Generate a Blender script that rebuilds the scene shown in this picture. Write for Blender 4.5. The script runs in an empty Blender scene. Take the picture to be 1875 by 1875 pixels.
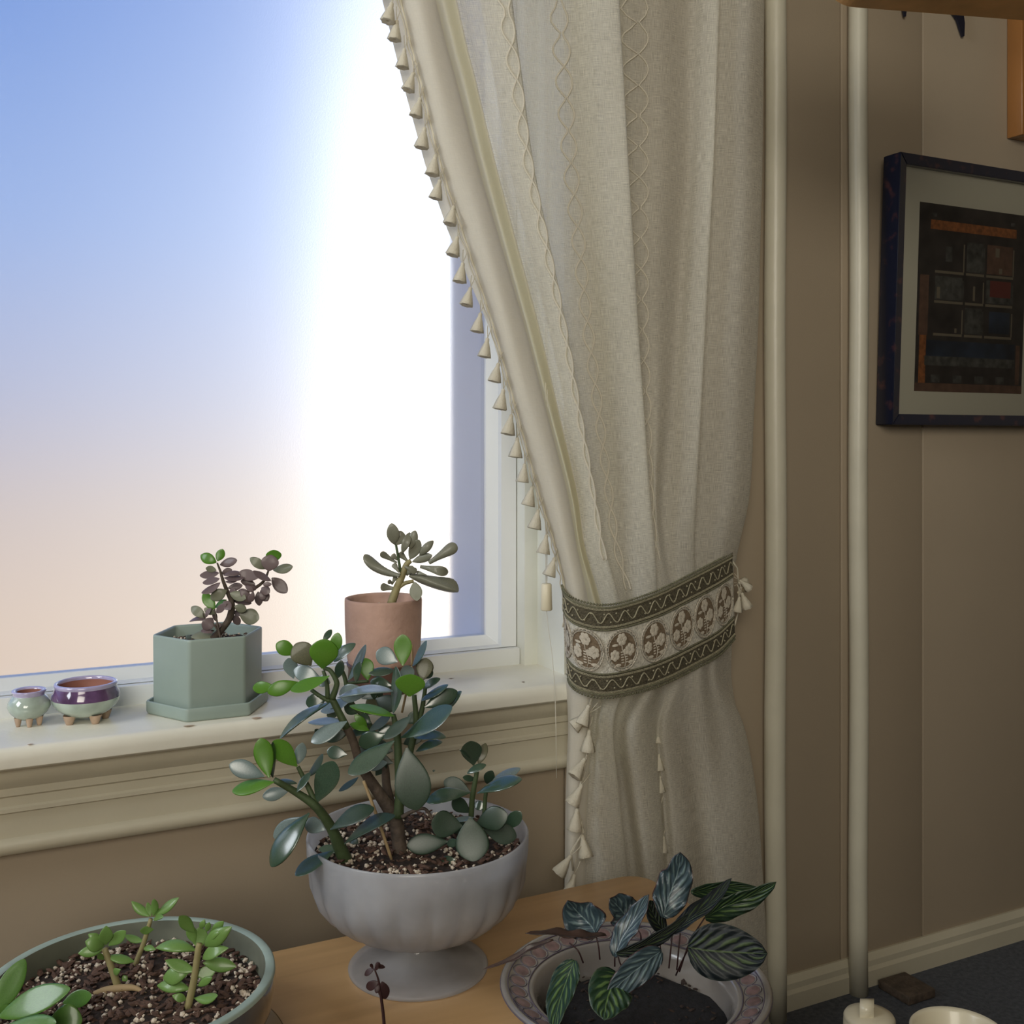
import bpy, bmesh, math, random
from mathutils import Vector, Matrix, noise
R = random.Random(7)
sc = bpy.context.scene
COL = sc.collection
# ------------------------------------------------------------------ camera
H = 0.97            # eye height above floor
D = 1.45            # eye distance from window wall (wall plane is y=0)
YAW = math.radians(26.97)
S_, C_ = math.sin(YAW), math.cos(YAW)
F = 2000.0
cam_d = bpy.data.cameras.new('camera'); cam = bpy.data.objects.new('camera', cam_d); COL.objects.link(cam)
cam.location = (0, -D, H); cam.rotation_euler = (math.radians(90), 0, -YAW)
cam_d.sensor_width = 36; cam_d.lens = F / 1875 * 36; cam_d.shift_y = -134.5 / 1875
cam_d.clip_start = 0.02
sc.camera = cam
# ------------------------------------------------------------------ view / world / lights
sc.view_settings.view_transform = 'Standard'; sc.view_settings.look = 'None'
sc.view_settings.gamma = 1; sc.view_settings.use_curve_mapping = False
sc.view_settings.exposure = 0.12
sc.cycles.max_bounces = 10; sc.cycles.diffuse_bounces = 5; sc.cycles.transmission_bounces = 8; sc.cycles.glossy_bounces = 4
sc.cycles.sample_clamp_indirect = 6
SUN_AZ, SUN_EL = math.radians(21.2), math.radians(6)
w = bpy.data.worlds.new('sky'); sc.world = w; w.use_nodes = True
nt = w.node_tree; nt.nodes.clear()
def N(nt, t, **k):
    n = nt.nodes.new(t)
    for a, b in k.items():
        if a == 'inp':
            for i, v in b.items(): n.inputs[i].default_value = v
        else: setattr(n, a, b)
    return n
def ramp(nt, stops, src, interp='LINEAR'):
    r = N(nt, 'ShaderNodeValToRGB'); cr = r.color_ramp; cr.interpolation = interp
    while len(cr.elements) > 1: cr.elements.remove(cr.elements[-1])
    cr.elements[0].position = stops[0][0]; cr.elements[0].color = (*stops[0][1], 1)
    for p, c in stops[1:]:
        e = cr.elements.new(p); e.color = (*c, 1)
    nt.links.new(src, r.inputs[0]); return r
def M_(nt, op, a, b=None, c=None):
    n = N(nt, 'ShaderNodeMath', operation=op)
    for i, x in enumerate((a, b, c)):
        if x is None: continue
        if isinstance(x, (int, float)): n.inputs[i].default_value = x
        else: nt.links.new(x, n.inputs[i])
    return n.outputs[0]
tc = N(nt, 'ShaderNodeTexCoord'); sep = N(nt, 'ShaderNodeSeparateXYZ'); nt.links.new(tc.outputs['Generated'], sep.inputs[0])
x, y, z = sep.outputs
el = M_(nt, 'ARCSINE', z)                     # elevation
az = M_(nt, 'ARCTAN2', x, y)                  # azimuth from the window normal
elr = M_(nt, 'MULTIPLY_ADD', el, 1.0, 0.5)
grad = ramp(nt, [(0.0, (.42, .34, .28)), (.2, (.60, .47, .38)), (.33, (.70, .55, .45)), (.44, (.58, .49, .47)), (.54, (.40, .43, .60)),
                 (.68, (.24, .37, .70)), (.86, (.13, .27, .66)), (1.0, (.08, .20, .60))], elr.node.outputs[0])
da = M_(nt, 'DIVIDE', M_(nt, 'SUBTRACT', az, SUN_AZ), 0.056)
de = M_(nt, 'DIVIDE', M_(nt, 'SUBTRACT', el, SUN_EL), 0.40)
q = M_(nt, 'ADD', M_(nt, 'POWER', M_(nt, 'ABSOLUTE', da), 2.0), M_(nt, 'POWER', M_(nt, 'ABSOLUTE', de), 2.0))
core = M_(nt, 'EXPONENT', M_(nt, 'MULTIPLY', M_(nt, 'POWER', q, .66), -1.2))
da2 = M_(nt, 'DIVIDE', M_(nt, 'SUBTRACT', az, SUN_AZ), 0.30); de2 = M_(nt, 'DIVIDE', M_(nt, 'SUBTRACT', el, SUN_EL), 0.55)
q2 = M_(nt, 'ADD', M_(nt, 'POWER', M_(nt, 'ABSOLUTE', da2), 2.0), M_(nt, 'POWER', M_(nt, 'ABSOLUTE', de2), 2.0))
wide = M_(nt, 'EXPONENT', M_(nt, 'MULTIPLY', q2, -1.0))
g1 = N(nt, 'ShaderNodeMix', data_type='RGBA', blend_type='ADD'); g1.inputs[0].default_value = 1
cc = N(nt, 'ShaderNodeVectorMath', operation='SCALE'); cc.inputs[0].default_value = (1.0, .97, .9); nt.links.new(M_(nt, 'MULTIPLY', core, 1.75), cc.inputs['Scale'])
c2 = N(nt, 'ShaderNodeVectorMath', operation='SCALE'); c2.inputs[0].default_value = (.36, .345, .29); nt.links.new(wide, c2.inputs['Scale'])
ad = N(nt, 'ShaderNodeVectorMath', operation='ADD'); nt.links.new(cc.outputs[0], ad.inputs[0]); nt.links.new(c2.outputs[0], ad.inputs[1])
ad2 = N(nt, 'ShaderNodeVectorMath', operation='ADD'); nt.links.new(ad.outputs[0], ad2.inputs[0]); nt.links.new(grad.outputs[0], ad2.inputs[1])
bg = N(nt, 'ShaderNodeBackground'); nt.links.new(ad2.outputs[0], bg.inputs[0]); bg.inputs[1].default_value = 1.0
wo = N(nt, 'ShaderNodeOutputWorld'); nt.links.new(bg.outputs[0], wo.inputs[0])

def area(name, loc, look, size, power, col):
    l = bpy.data.lights.new(name, 'AREA'); l.shape = 'RECTANGLE'; l.size, l.size_y = size; l.energy = power; l.color = col
    o = bpy.data.objects.new(name, l); COL.objects.link(o); o.location = loc
    o.rotation_euler = (Vector(look) - Vector(loc)).to_track_quat('-Z', 'Y').to_euler(); return o
bl = area('back_fill', (-0.7, -3.1, 1.85), (1.1, 0, 1.55), (1.9, 1.3), 21, (1.0, .94, .82)); bl.data.spread = math.radians(95)  # unseen warm fill, added behind the camera to brighten room-facing surfaces
area('side_fill', (-1.62, -0.50, 1.70), (0.6, -0.12, .7), (.8, 1.2), 29, (.88, .94, 1.0))  # added cool fill from the left, no window there; brightens sill and leaves

# ------------------------------------------------------------------ coordinates: image ray -> world point at a real distance
def Pd(u, v, d):
    """point at perpendicular distance d from the eye towards the wall"""
    k = (u - 937.5) / F; zz = d / (C_ - k * S_)
    return Vector((zz * (S_ + k * C_), d - D, H + zz * (803 - v) / F))
def Pz(u, v, zz):
    k = (u - 937.5) / F
    return Vector((zz * (S_ + k * C_), zz * (C_ - k * S_) - D, H + zz * (803 - v) / F))
def X(u, d): return Pd(u, 803, d).x

# ------------------------------------------------------------------ materials
MATS = {}
def mat(name, col=(.5, .5, .5), rough=.6, spec=.5, metal=0, coat=0, coat_r=.1, trans=0, sheen=0, noise_s=0, noise_a=.15, bump=0, bump_s=40, detail=4, ss=0, tcol=None):
    if name in MATS: return MATS[name]
    m = bpy.data.materials.new(name); MATS[name] = m; m.use_nodes = True
    nt = m.node_tree; p = nt.nodes['Principled BSDF']; out = nt.nodes['Material Output']
    p.inputs['Base Color'].default_value = (*col, 1); p.inputs['Roughness'].default_value = rough
    p.inputs['Metallic'].default_value = metal; p.inputs['Coat Weight'].default_value = coat; p.inputs['Coat Roughness'].default_value = coat_r
    p.inputs['Specular IOR Level'].default_value = spec
    if ss: p.inputs['Subsurface Weight'].default_value = ss; p.inputs['Subsurface Radius'].default_value = (.01, .01, .01)
    t = N(nt, 'ShaderNodeTexCoord')
    if noise_s:
        n = N(nt, 'ShaderNodeTexNoise'); n.inputs['Scale'].default_value = noise_s; n.inputs['Detail'].default_value = detail
        nt.links.new(t.outputs['Object'], n.inputs['Vector'])
        lo = tuple(c * (1 - noise_a) for c in col); hi = tuple(min(1, c * (1 + noise_a)) for c in col)
        r = ramp(nt, [(.3, lo), (.7, hi)], n.outputs['Fac']); nt.links.new(r.outputs[0], p.inputs['Base Color'])
    if bump:
        n2 = N(nt, 'ShaderNodeTexNoise'); n2.inputs['Scale'].default_value = bump_s; n2.inputs['Detail'].default_value = 5
        nt.links.new(t.outputs['Object'], n2.inputs['Vector'])
        b = N(nt, 'ShaderNodeBump'); b.inputs['Strength'].default_value = bump; b.inputs['Distance'].default_value = .002
        nt.links.new(n2.outputs['Fac'], b.inputs['Height']); nt.links.new(b.outputs[0], p.inputs['Normal'])
    if trans:
        tr = N(nt, 'ShaderNodeBsdfTranslucent'); tr.inputs[0].default_value = (*(tcol or col), 1)
        mx = N(nt, 'ShaderNodeMixShader'); mx.inputs[0].default_value = trans
        nt.links.new(p.outputs[0], mx.inputs[1]); nt.links.new(tr.outputs[0], mx.inputs[2]); nt.links.new(mx.outputs[0], out.inputs[0])
    return m
mat('wall_paint', (.375, .305, .22), .62, noise_s=3, noise_a=.04, bump=.12, bump_s=300)
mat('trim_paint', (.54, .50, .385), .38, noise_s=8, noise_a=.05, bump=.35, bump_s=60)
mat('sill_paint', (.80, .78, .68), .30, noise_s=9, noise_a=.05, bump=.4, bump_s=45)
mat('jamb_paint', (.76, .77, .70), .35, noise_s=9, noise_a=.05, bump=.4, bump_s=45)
mat('vinyl', (.78, .80, .80), .32, noise_s=5, noise_a=.02)
mat('vinyl_line', (.16, .13, .12), .6)
mat('exterior_white', (.88, .89, .90), .6)
mat('pipe_paint', (.58, .55, .44), .38, bump=.4, bump_s=50, noise_s=10, noise_a=.05)
mat('carpet', (.075, .082, .098), .95, noise_s=120, noise_a=.3, bump=.8, bump_s=300)
mat('plaster', (.6, .55, .45), .8)
mat('white_milk', (.74, .76, .80), .24, coat=.5, trans=.52, noise_s=14, noise_a=.10)
mat('sage', (.31, .385, .345), .38, noise_s=30, noise_a=.03)
mat('terracotta', (.50, .32, .25), .82, noise_s=22, noise_a=.14, bump=.5, bump_s=140)
mat('dark_wood', (.10, .045, .03), .45, noise_s=20, noise_a=.3)
mat('celadon', (.42, .50, .43), .12, coat=1, coat_r=.05, noise_s=40, noise_a=.18)
mat('glaze_purple', (.13, .07, .16), .12, coat=1, coat_r=.05, noise_s=60, noise_a=.35)
mat('glaze_lavender', (.45, .40, .60), .12, coat=1, coat_r=.05, noise_s=60, noise_a=.15)
mat('clay_pink', (.50, .36, .26), .7, noise_s=60, noise_a=.15)
mat('clay_red', (.36, .16, .12), .8)
mat('soil', (.030, .018, .013), .95, noise_s=140, noise_a=.6, bump=1, bump_s=160)
mat('soil_dark', (.008, .007, .008), .95, noise_s=140, noise_a=.6, bump=1, bump_s=160)
mat('perlite', (.62, .53, .42), .9, noise_s=200, noise_a=.25)
mat('bark_chip', (.10, .055, .038), .9, noise_s=200, noise_a=.4)
mat('stem_brown', (.085, .062, .045), .8, noise_s=90, noise_a=.35, bump=.8, bump_s=200)
mat('stem_green', (.055, .085, .032), .6, noise_s=60, noise_a=.2, bump=.3, bump_s=200)
mat('stem_pale', (.30, .26, .12), .6, noise_s=60, noise_a=.2)
mat('stem_tan', (.38, .27, .14), .7)
mat('cream_paint', (.75, .68, .50), .4)
mat('cord', (.75, .72, .62), .6)
mat('tassel', (.74, .69, .56), .9, trans=.22, bump=.6, bump_s=500)
mat('lace', (.60, .57, .49), .95, noise_s=260, noise_a=.22, bump=1, bump_s=500)
mat('braid', (.095, .082, .052), .95, noise_s=400, noise_a=.5, bump=1, bump_s=600)
mat('braid_light', (.34, .31, .21), .9, noise_s=400, noise_a=.3)
mat('braid_edge', (.15, .145, .09), .9, noise_s=400, noise_a=.4)
mat('medallion_brown', (.17, .125, .08), .95, noise_s=300, noise_a=.3)
mat('medallion_ring', (.52, .47, .38), .95, noise_s=500, noise_a=.4, bump=1, bump_s=700)
mat('flower', (.54, .49, .40), .95, noise_s=400, noise_a=.15)
mat('navy_frame', (.012, .014, .03), .28, coat=.6, coat_r=.15, noise_s=20, noise_a=.3)
mat('mat_board', (.43, .41, .325), .9)
mat('gold_wood', (.33, .14, .035), .35, coat=.4, noise_s=6, noise_a=.15)
mat('lamp_wood', (.72, .40, .15), .45, noise_s=15, noise_a=.2)
mat('lamp_wood_dark', (.20, .12, .07), .5)
mat('black_metal', (.006, .007, .02), .5)
mat('cream_ceramic', (.70, .64, .48), .35, coat=.3)
mat('brass', (.30, .21, .11), .28, metal=.9)
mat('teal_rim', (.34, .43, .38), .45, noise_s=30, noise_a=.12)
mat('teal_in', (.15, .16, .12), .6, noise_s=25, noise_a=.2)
mat('navy_glaze', (.015, .045, .085), .16, coat=1, coat_r=.06, noise_s=8, noise_a=.6)
mat('dish_glaze', (.23, .21, .19), .22, coat=.7, noise_s=20, noise_a=.12)
mat('dish_line', (.10, .08, .11), .4)
mat('dish_rose', (.19, .12, .115), .35, noise_s=120, noise_a=.35)
mat('leaf_young', (.13, .30, .035), .33, coat=.3, coat_r=.2, trans=.35, tcol=(.30, .60, .03), noise_s=20, noise_a=.12)
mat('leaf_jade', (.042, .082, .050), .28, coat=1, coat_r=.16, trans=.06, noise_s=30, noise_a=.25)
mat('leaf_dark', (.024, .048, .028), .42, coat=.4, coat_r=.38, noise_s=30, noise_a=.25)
mat('leaf_olive', (.13, .13, .075), .5, coat=.2, trans=.1, noise_s=25, noise_a=.2)
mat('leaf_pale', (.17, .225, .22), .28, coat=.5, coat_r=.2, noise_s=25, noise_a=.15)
mat('leaf_purple', (.175, .125, .125), .5, coat=.2, trans=.18, tcol=(.35, .20, .18), noise_s=60, noise_a=.25)
mat('leaf_greygreen', (.24, .25, .17), .5, coat=.2, trans=.2, noise_s=60, noise_a=.2)
mat('leaf_spoon', (.20, .20, .145), .55, coat=.2, noise_s=50, noise_a=.25)
mat('leaf_sedum', (.17, .31, .075), .42, coat=.3, trans=.15, tcol=(.3, .6, .05), noise_s=40, noise_a=.15)
mat('leaf_sedum_big', (.09, .21, .035), .36, coat=.35, trans=.1, tcol=(.25, .55, .04), noise_s=30, noise_a=.15)
mat('leaf_dry', (.050, .028, .022), .55, coat=.2, noise_s=40, noise_a=.5)
mat('seedling', (.035, .012, .012), .5, trans=.1, tcol=(.3, .05, .04))
# frosted glass
def frosted():
    m = bpy.data.materials.new('frosted_glass'); MATS['frosted_glass'] = m; m.use_nodes = True; nt = m.node_tree
    nt.nodes.remove(nt.nodes['Principled BSDF']); out = nt.nodes['Material Output']
    g = N(nt, 'ShaderNodeBsdfGlass', distribution='GGX'); g.inputs['Roughness'].default_value = .20; g.inputs['IOR'].default_value = 1.42
    g.inputs['Color'].default_value = (.97, .98, .99, 1)
    t = N(nt, 'ShaderNodeTexCoord'); n = N(nt, 'ShaderNodeTexNoise'); n.inputs['Scale'].default_value = 420; n.inputs['Detail'].default_value = 2
    nt.links.new(t.outputs['Object'], n.inputs['Vector'])
    b = N(nt, 'ShaderNodeBump'); b.inputs['Strength'].default_value = .12; b.inputs['Distance'].default_value = .0005
    nt.links.new(n.outputs['Fac'], b.inputs['Height']); nt.links.new(b.outputs[0], g.inputs['Normal'])
    nt.links.new(g.outputs[0], out.inputs[0]); return m
frosted()
def milk():
    m = MATS['white_milk']; nt = m.node_tree; out = nt.nodes['Material Output']; src = out.inputs[0].links[0].from_socket
    tp = N(nt, 'ShaderNodeBsdfTransparent'); tp.inputs[0].default_value = (.95, .96, 1, 1); mx = N(nt, 'ShaderNodeMixShader')
    t = N(nt, 'ShaderNodeTexCoord'); n = N(nt, 'ShaderNodeTexNoise'); n.inputs['Scale'].default_value = 16; n.inputs['Detail'].default_value = 3; nt.links.new(t.outputs['Object'], n.inputs['Vector'])
    nt.links.new(M_(nt, 'MULTIPLY_ADD', n.outputs[0], .6, .02), mx.inputs[0]); nt.links.new(src, mx.inputs[1]); nt.links.new(tp.outputs[0], mx.inputs[2]); nt.links.new(mx.outputs[0], out.inputs[0])
milk()
def wood():
    m = bpy.data.materials.new('table_wood'); MATS['table_wood'] = m; m.use_nodes = True; nt = m.node_tree; p = nt.nodes['Principled BSDF']
    t = N(nt, 'ShaderNodeTexCoord'); mp = N(nt, 'ShaderNodeMapping'); mp.inputs['Scale'].default_value = (1.2, 14, 14); nt.links.new(t.outputs['Object'], mp.inputs[0])
    n = N(nt, 'ShaderNodeTexNoise'); n.inputs['Scale'].default_value = 2.2; n.inputs['Detail'].default_value = 7; n.inputs['Distortion'].default_value = .7
    nt.links.new(mp.outputs[0], n.inputs['Vector'])
    r = ramp(nt, [(.25, (.50, .30, .135)), (.55, (.62, .385, .18)), (.8, (.69, .45, .225))], n.outputs['Fac'])
    nt.links.new(r.outputs[0], p.inputs['Base Color']); p.inputs['Roughness'].default_value = .38; p.inputs['Coat Weight'].default_value = .25; p.inputs['Coat Roughness'].default_value = .3
    return m
wood()
def linen(name, col, tr, alpha, weave=1.0):
    m = bpy.data.materials.new(name); MATS[name] = m; m.use_nodes = True; nt = m.node_tree; p = nt.nodes['Principled BSDF']; out = nt.nodes['Material Output']
    uv = N(nt, 'ShaderNodeUVMap')
    outs = []
    for sx, sy in ((1400, 60), (60, 1400)):
        mp = N(nt, 'ShaderNodeMapping'); mp.inputs['Scale'].default_value = (sx, sy, 1); nt.links.new(uv.outputs[0], mp.inputs[0])
        n = N(nt, 'ShaderNodeTexNoise'); n.inputs['Scale'].default_value = 1; n.inputs['Detail'].default_value = 3; nt.links.new(mp.outputs[0], n.inputs['Vector']); outs.append(n.outputs['Fac'])
    s = M_(nt, 'MULTIPLY', M_(nt, 'ADD', outs[0], outs[1]), .5)
    a = 1 - .16 * weave
    r = ramp(nt, [(.36, tuple(c * a for c in col)), (.62, col)], s)
    nt.links.new(r.outputs[0], p.inputs['Base Color']); p.inputs['Roughness'].default_value = .95; p.inputs['Specular IOR Level'].default_value = .1
    b = N(nt, 'ShaderNodeBump'); b.inputs['Strength'].default_value = .35; b.inputs['Distance'].default_value = .0006; nt.links.new(s, b.inputs['Height']); nt.links.new(b.outputs[0], p.inputs['Normal'])
    t = N(nt, 'ShaderNodeBsdfTranslucent'); nt.links.new(r.outputs[0], t.inputs[0])
    mx = N(nt, 'ShaderNodeMixShader'); mx.inputs[0].default_value = tr; nt.links.new(p.outputs[0], mx.inputs[1]); nt.links.new(t.outputs[0], mx.inputs[2])
    if alpha > 0:
        tp = N(nt, 'ShaderNodeBsdfTransparent'); m2 = N(nt, 'ShaderNodeMixShader')
        f = M_(nt, 'MULTIPLY', M_(nt, 'SUBTRACT', .62, s), alpha * 6); f = M_(nt, 'MINIMUM', M_(nt, 'MAXIMUM', f, 0.0), .5)
        nt.links.new(f, m2.inputs[0]); nt.links.new(mx.outputs[0], m2.inputs[1]); nt.links.new(tp.outputs[0], m2.inputs[2]); nt.links.new(m2.outputs[0], out.inputs[0])
    else: nt.links.new(mx.outputs[0], out.inputs[0])
    return m
linen('linen', (.93, .91, .82), .56, .26, 1.1)
linen('linen_yellow', (.94, .90, .70), .62, 0, .4)
linen('linen_hem', (.88, .84, .74), .48, 0, .5)
def calathea(name, dark, light, silver, rough, coat, soft=1.0):
    m = bpy.data.materials.new(name); MATS[name] = m; m.use_nodes = True; nt = m.node_tree; p = nt.nodes['Principled BSDF']; out = nt.nodes['Material Output']
    uv = N(nt, 'ShaderNodeUVMap'); s = N(nt, 'ShaderNodeSeparateXYZ'); nt.links.new(uv.outputs[0], s.inputs[0])
    au = M_(nt, 'ABSOLUTE', M_(nt, 'SUBTRACT', s.outputs[0], .5))          # 0 midrib .. .5 edge
    nz = N(nt, 'ShaderNodeTexNoise'); nz.inputs['Scale'].default_value = 9; nt.links.new(uv.outputs[0], nz.inputs['Vector'])
    ph = M_(nt, 'ADD', M_(nt, 'MULTIPLY', M_(nt, 'SUBTRACT', s.outputs[1], M_(nt, 'MULTIPLY', au, .95)), 36), M_(nt, 'MULTIPLY', nz.outputs[0], 2.0))
    st = M_(nt, 'SINE', ph)
    band = M_(nt, 'SUBTRACT', 1.0, M_(nt, 'MULTIPLY', M_(nt, 'ABSOLUTE', M_(nt, 'SUBTRACT', au, .2)), 4.6))
    k = M_(nt, 'MINIMUM', M_(nt, 'MAXIMUM', M_(nt, 'MULTIPLY', M_(nt, 'SUBTRACT', M_(nt, 'ADD', M_(nt, 'MULTIPLY', st, .8), M_(nt, 'MULTIPLY', band, 1.8)), 1.25), soft), 0.0), 1.0)
    rib = M_(nt, 'LESS_THAN', au, .018)
    k = M_(nt, 'MAXIMUM', k, rib)
    mx = N(nt, 'ShaderNodeMix', data_type='RGBA'); nt.links.new(k, mx.inputs[0]); mx.inputs[6].default_value = (*dark, 1); mx.inputs[7].default_value = (*light, 1)
    e = M_(nt, 'GREATER_THAN', M_(nt, 'ADD', au, M_(nt, 'MULTIPLY', nz.outputs[0], .05)), .505)
    mx2 = N(nt, 'ShaderNodeMix', data_type='RGBA'); nt.links.new(e, mx2.inputs[0]); nt.links.new(mx.outputs[2], mx2.inputs[6]); mx2.inputs[7].default_value = (*silver, 1)
    nt.links.new(mx2.outputs[2], p.inputs['Base Color']); p.inputs['Roughness'].default_value = rough; p.inputs['Coat Weight'].default_value = coat; p.inputs['Coat Roughness'].default_value = .25
    b = N(nt, 'ShaderNodeBump'); b.inputs['Strength'].default_value = .6; b.inputs['Distance'].default_value = .001; nt.links.new(st, b.inputs['Height']); nt.links.new(b.outputs[0], p.inputs['Normal'])
    tr = N(nt, 'ShaderNodeBsdfTranslucent'); nt.links.new(mx2.outputs[2], tr.inputs[0]); ms = N(nt, 'ShaderNodeMixShader'); ms.inputs[0].default_value = .12
    nt.links.new(p.outputs[0], ms.inputs[1]); nt.links.new(tr.outputs[0], ms.inputs[2]); nt.links.new(ms.outputs[0], out.inputs[0])
calathea('calathea_silver', (.045, .075, .090), (.16, .23, .23), (.07, .03, .03), .34, .5, .9)
calathea('calathea_dark', (.005, .010, .012), (.055, .085, .030), (.02, .03, .025), .55, .05, 1.2)
calathea('calathea_green', (.016, .045, .022), (.11, .19, .06), (.06, .09, .045), .38, .35, 1.2)
def tortoise():
    m = MATS['navy_frame']; nt = m.node_tree; p = nt.nodes['Principled BSDF']; t = N(nt, 'ShaderNodeTexCoord')
    n = N(nt, 'ShaderNodeTexNoise'); n.inputs['Scale'].default_value = 42; n.inputs['Detail'].default_value = 3; nt.links.new(t.outputs['Object'], n.inputs['Vector'])
    r = ramp(nt, [(.58, (.008, .011, .028)), (.72, (.07, .03, .035))], n.outputs['Fac']); nt.links.new(r.outputs[0], p.inputs['Base Color'])
tortoise()

# ------------------------------------------------------------------ mesh helpers
def link(name, me, parent=None, mats=(), smooth=True):
    o = bpy.data.objects.new(name, me); COL.objects.link(o)
    if isinstance(mats, str): mats = (mats,)
    for x in mats: me.materials.append(MATS[x])
    if smooth and me.polygons: me.polygons.foreach_set('use_smooth', [True] * len(me.polygons))
    if parent is not None:
        o.parent = parent; o.location = -parent.location
        if parent.parent is not None: o.location = Vector((0, 0, 0)) if parent.type == 'MESH' else o.location
    return o
def mesh(name, V, Fc, parent=None, mats=(), smooth=True, mi=None, uvs=None):
    me = bpy.data.meshes.new(name); me.from_pydata([tuple(v) for v in V], [], Fc); me.update()
    if uvs is not None:
        l = me.uv_layers.new(name='UVMap')
        for p in me.polygons:
            for li in p.loop_indices: l.data[li].uv = uvs[me.loops[li].vertex_index]
    o = link(name, me, parent, mats, smooth)
    if mi: me.polygons.foreach_set('material_index', mi)
    return o
def thing(name, label, cat, loc, group=None):
    o = bpy.data.objects.new(name, None); COL.objects.link(o); o.location = loc; o.empty_display_size = .05
    o['label'] = label; o['category'] = cat
    if group: o['group'] = group
    return o
def tag(o, label=None, cat=None, group=None, kind=None):
    if label: o['label'] = label
    if cat: o['category'] = cat
    if group: o['group'] = group
    if kind: o['kind'] = kind
    return o
def boxVF(x0, x1, y0, y1, z0, z1):
    V = [(x0, y0, z0), (x1, y0, z0), (x1, y1, z0), (x0, y1, z0), (x0, y0, z1), (x1, y0, z1), (x1, y1, z1), (x0, y1, z1)]
    return V, [(0, 3, 2, 1), (4, 5, 6, 7), (0, 1, 5, 4), (1, 2, 6, 5), (2, 3, 7, 6), (3, 0, 4, 7)]
def box(name, x0, x1, y0, y1, z0, z1, parent=None, m='wall_paint', bev=0, seg=3):
    V, Fc = boxVF(x0, x1, y0, y1, z0, z1)
    o = mesh(name, V, Fc, parent, m, smooth=False)
    if bev:
        bm = bmesh.new(); bm.from_mesh(o.data); bmesh.ops.bevel(bm, geom=bm.edges[:], offset=bev, segments=seg, profile=.5, affect='EDGES'); bm.to_mesh(o.data); bm.free()
        o.data.polygons.foreach_set('use_smooth', [True] * len(o.data.polygons))
        o.data.set_sharp_from_angle(angle=math.radians(50))
    return o
def lathe(prof, c=(0, 0, 0), seg=64, flute=None, closed=False):
    V, Fc = [], []; n = len(prof)
    for j in range(seg):
        a = 2 * math.pi * j / seg
        for i, (r, z) in enumerate(prof):
            rr = r * (1 + flute(a, i, z)) if flute else r
            V.append((c[0] + rr * math.cos(a), c[1] + rr * math.sin(a), c[2] + z))
    for j in range(seg):
        k = (j + 1) % seg
        for i in range(n - 1): Fc.append((j * n + i, k * n + i, k * n + i + 1, j * n + i + 1))
        if closed: Fc.append((j * n + n - 1, k * n + n - 1, k * n, j * n))
    return V, Fc
def tubeVF(pts, rad, seg=8, cap=True):
    pts = [Vector(p) for p in pts]; n = len(pts)
    if not hasattr(rad, '__len__'): rad = [rad] * n
    V, Fc = [], []
    up = Vector((.13, .31, .94)); prev = None
    for i, p in enumerate(pts):
        t = (pts[min(i + 1, n - 1)] - pts[max(i - 1, 0)]).normalized()
        a = (prev - t * prev.dot(t)) if prev is not None else (up - t * up.dot(t))
        if a.length < 1e-5: a = t.orthogonal()
        a.normalize(); prev = a; b = t.cross(a)
        for j in range(seg):
            th = 2 * math.pi * j / seg; V.append(p + (a * math.cos(th) + b * math.sin(th)) * rad[i])
    for i in range(n - 1):
        for j in range(seg):
            k = (j + 1) % seg; Fc.append((i * seg + j, i * seg + k, (i + 1) * seg + k, (i + 1) * seg + j))
    if cap: Fc.append(tuple(range(seg - 1, -1, -1))); Fc.append(tuple((n - 1) * seg + j for j in range(seg)))
    return V, Fc
def cr(p0, p1, p2, p3, t):
    return .5 * ((2 * p1) + (p2 - p0) * t + (2 * p0 - 5 * p1 + 4 * p2 - p3) * t * t + (3 * p1 - p0 - 3 * p2 + p3) * t ** 3)
def spline(P, t):
    """Catmull-Rom, t in 0..len-1"""
    n = len(P); i = min(int(t), n - 2); f = t - i
    g = lambda k: P[max(0, min(n - 1, k))]
    a = g(i - 1) if i > 0 else P[0] * 2 - P[1]; d = g(i + 2) if i + 2 < n else P[-1] * 2 - P[-2]
    return cr(a, P[i], P[i + 1], d, f)
def smooth_path(pts, rads, sub=5):
    P = [Vector(p) for p in pts]; Rr = [Vector((r, 0, 0)) for r in rads]; o, q = [], []
    n = (len(P) - 1) * sub
    for i in range(n + 1):
        t = i / sub; o.append(spline(P, t)); q.append(max(1e-4, spline(Rr, t).x))
    return o, q
def join(parts):
    V, Fc, mi = [], [], []
    for k, (v, f, m) in enumerate(parts):
        b = len(V); V += [tuple(x) for x in v]; Fc += [tuple(i + b for i in q) for q in f]; mi += [m] * len(f)
    return V, Fc, mi
def stem(parent, pts, rads, m, name='stem'):
    p, r = smooth_path(pts, rads); V, Fc = tubeVF(p, r, 8); return mesh(name, V, Fc, parent, m)

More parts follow.
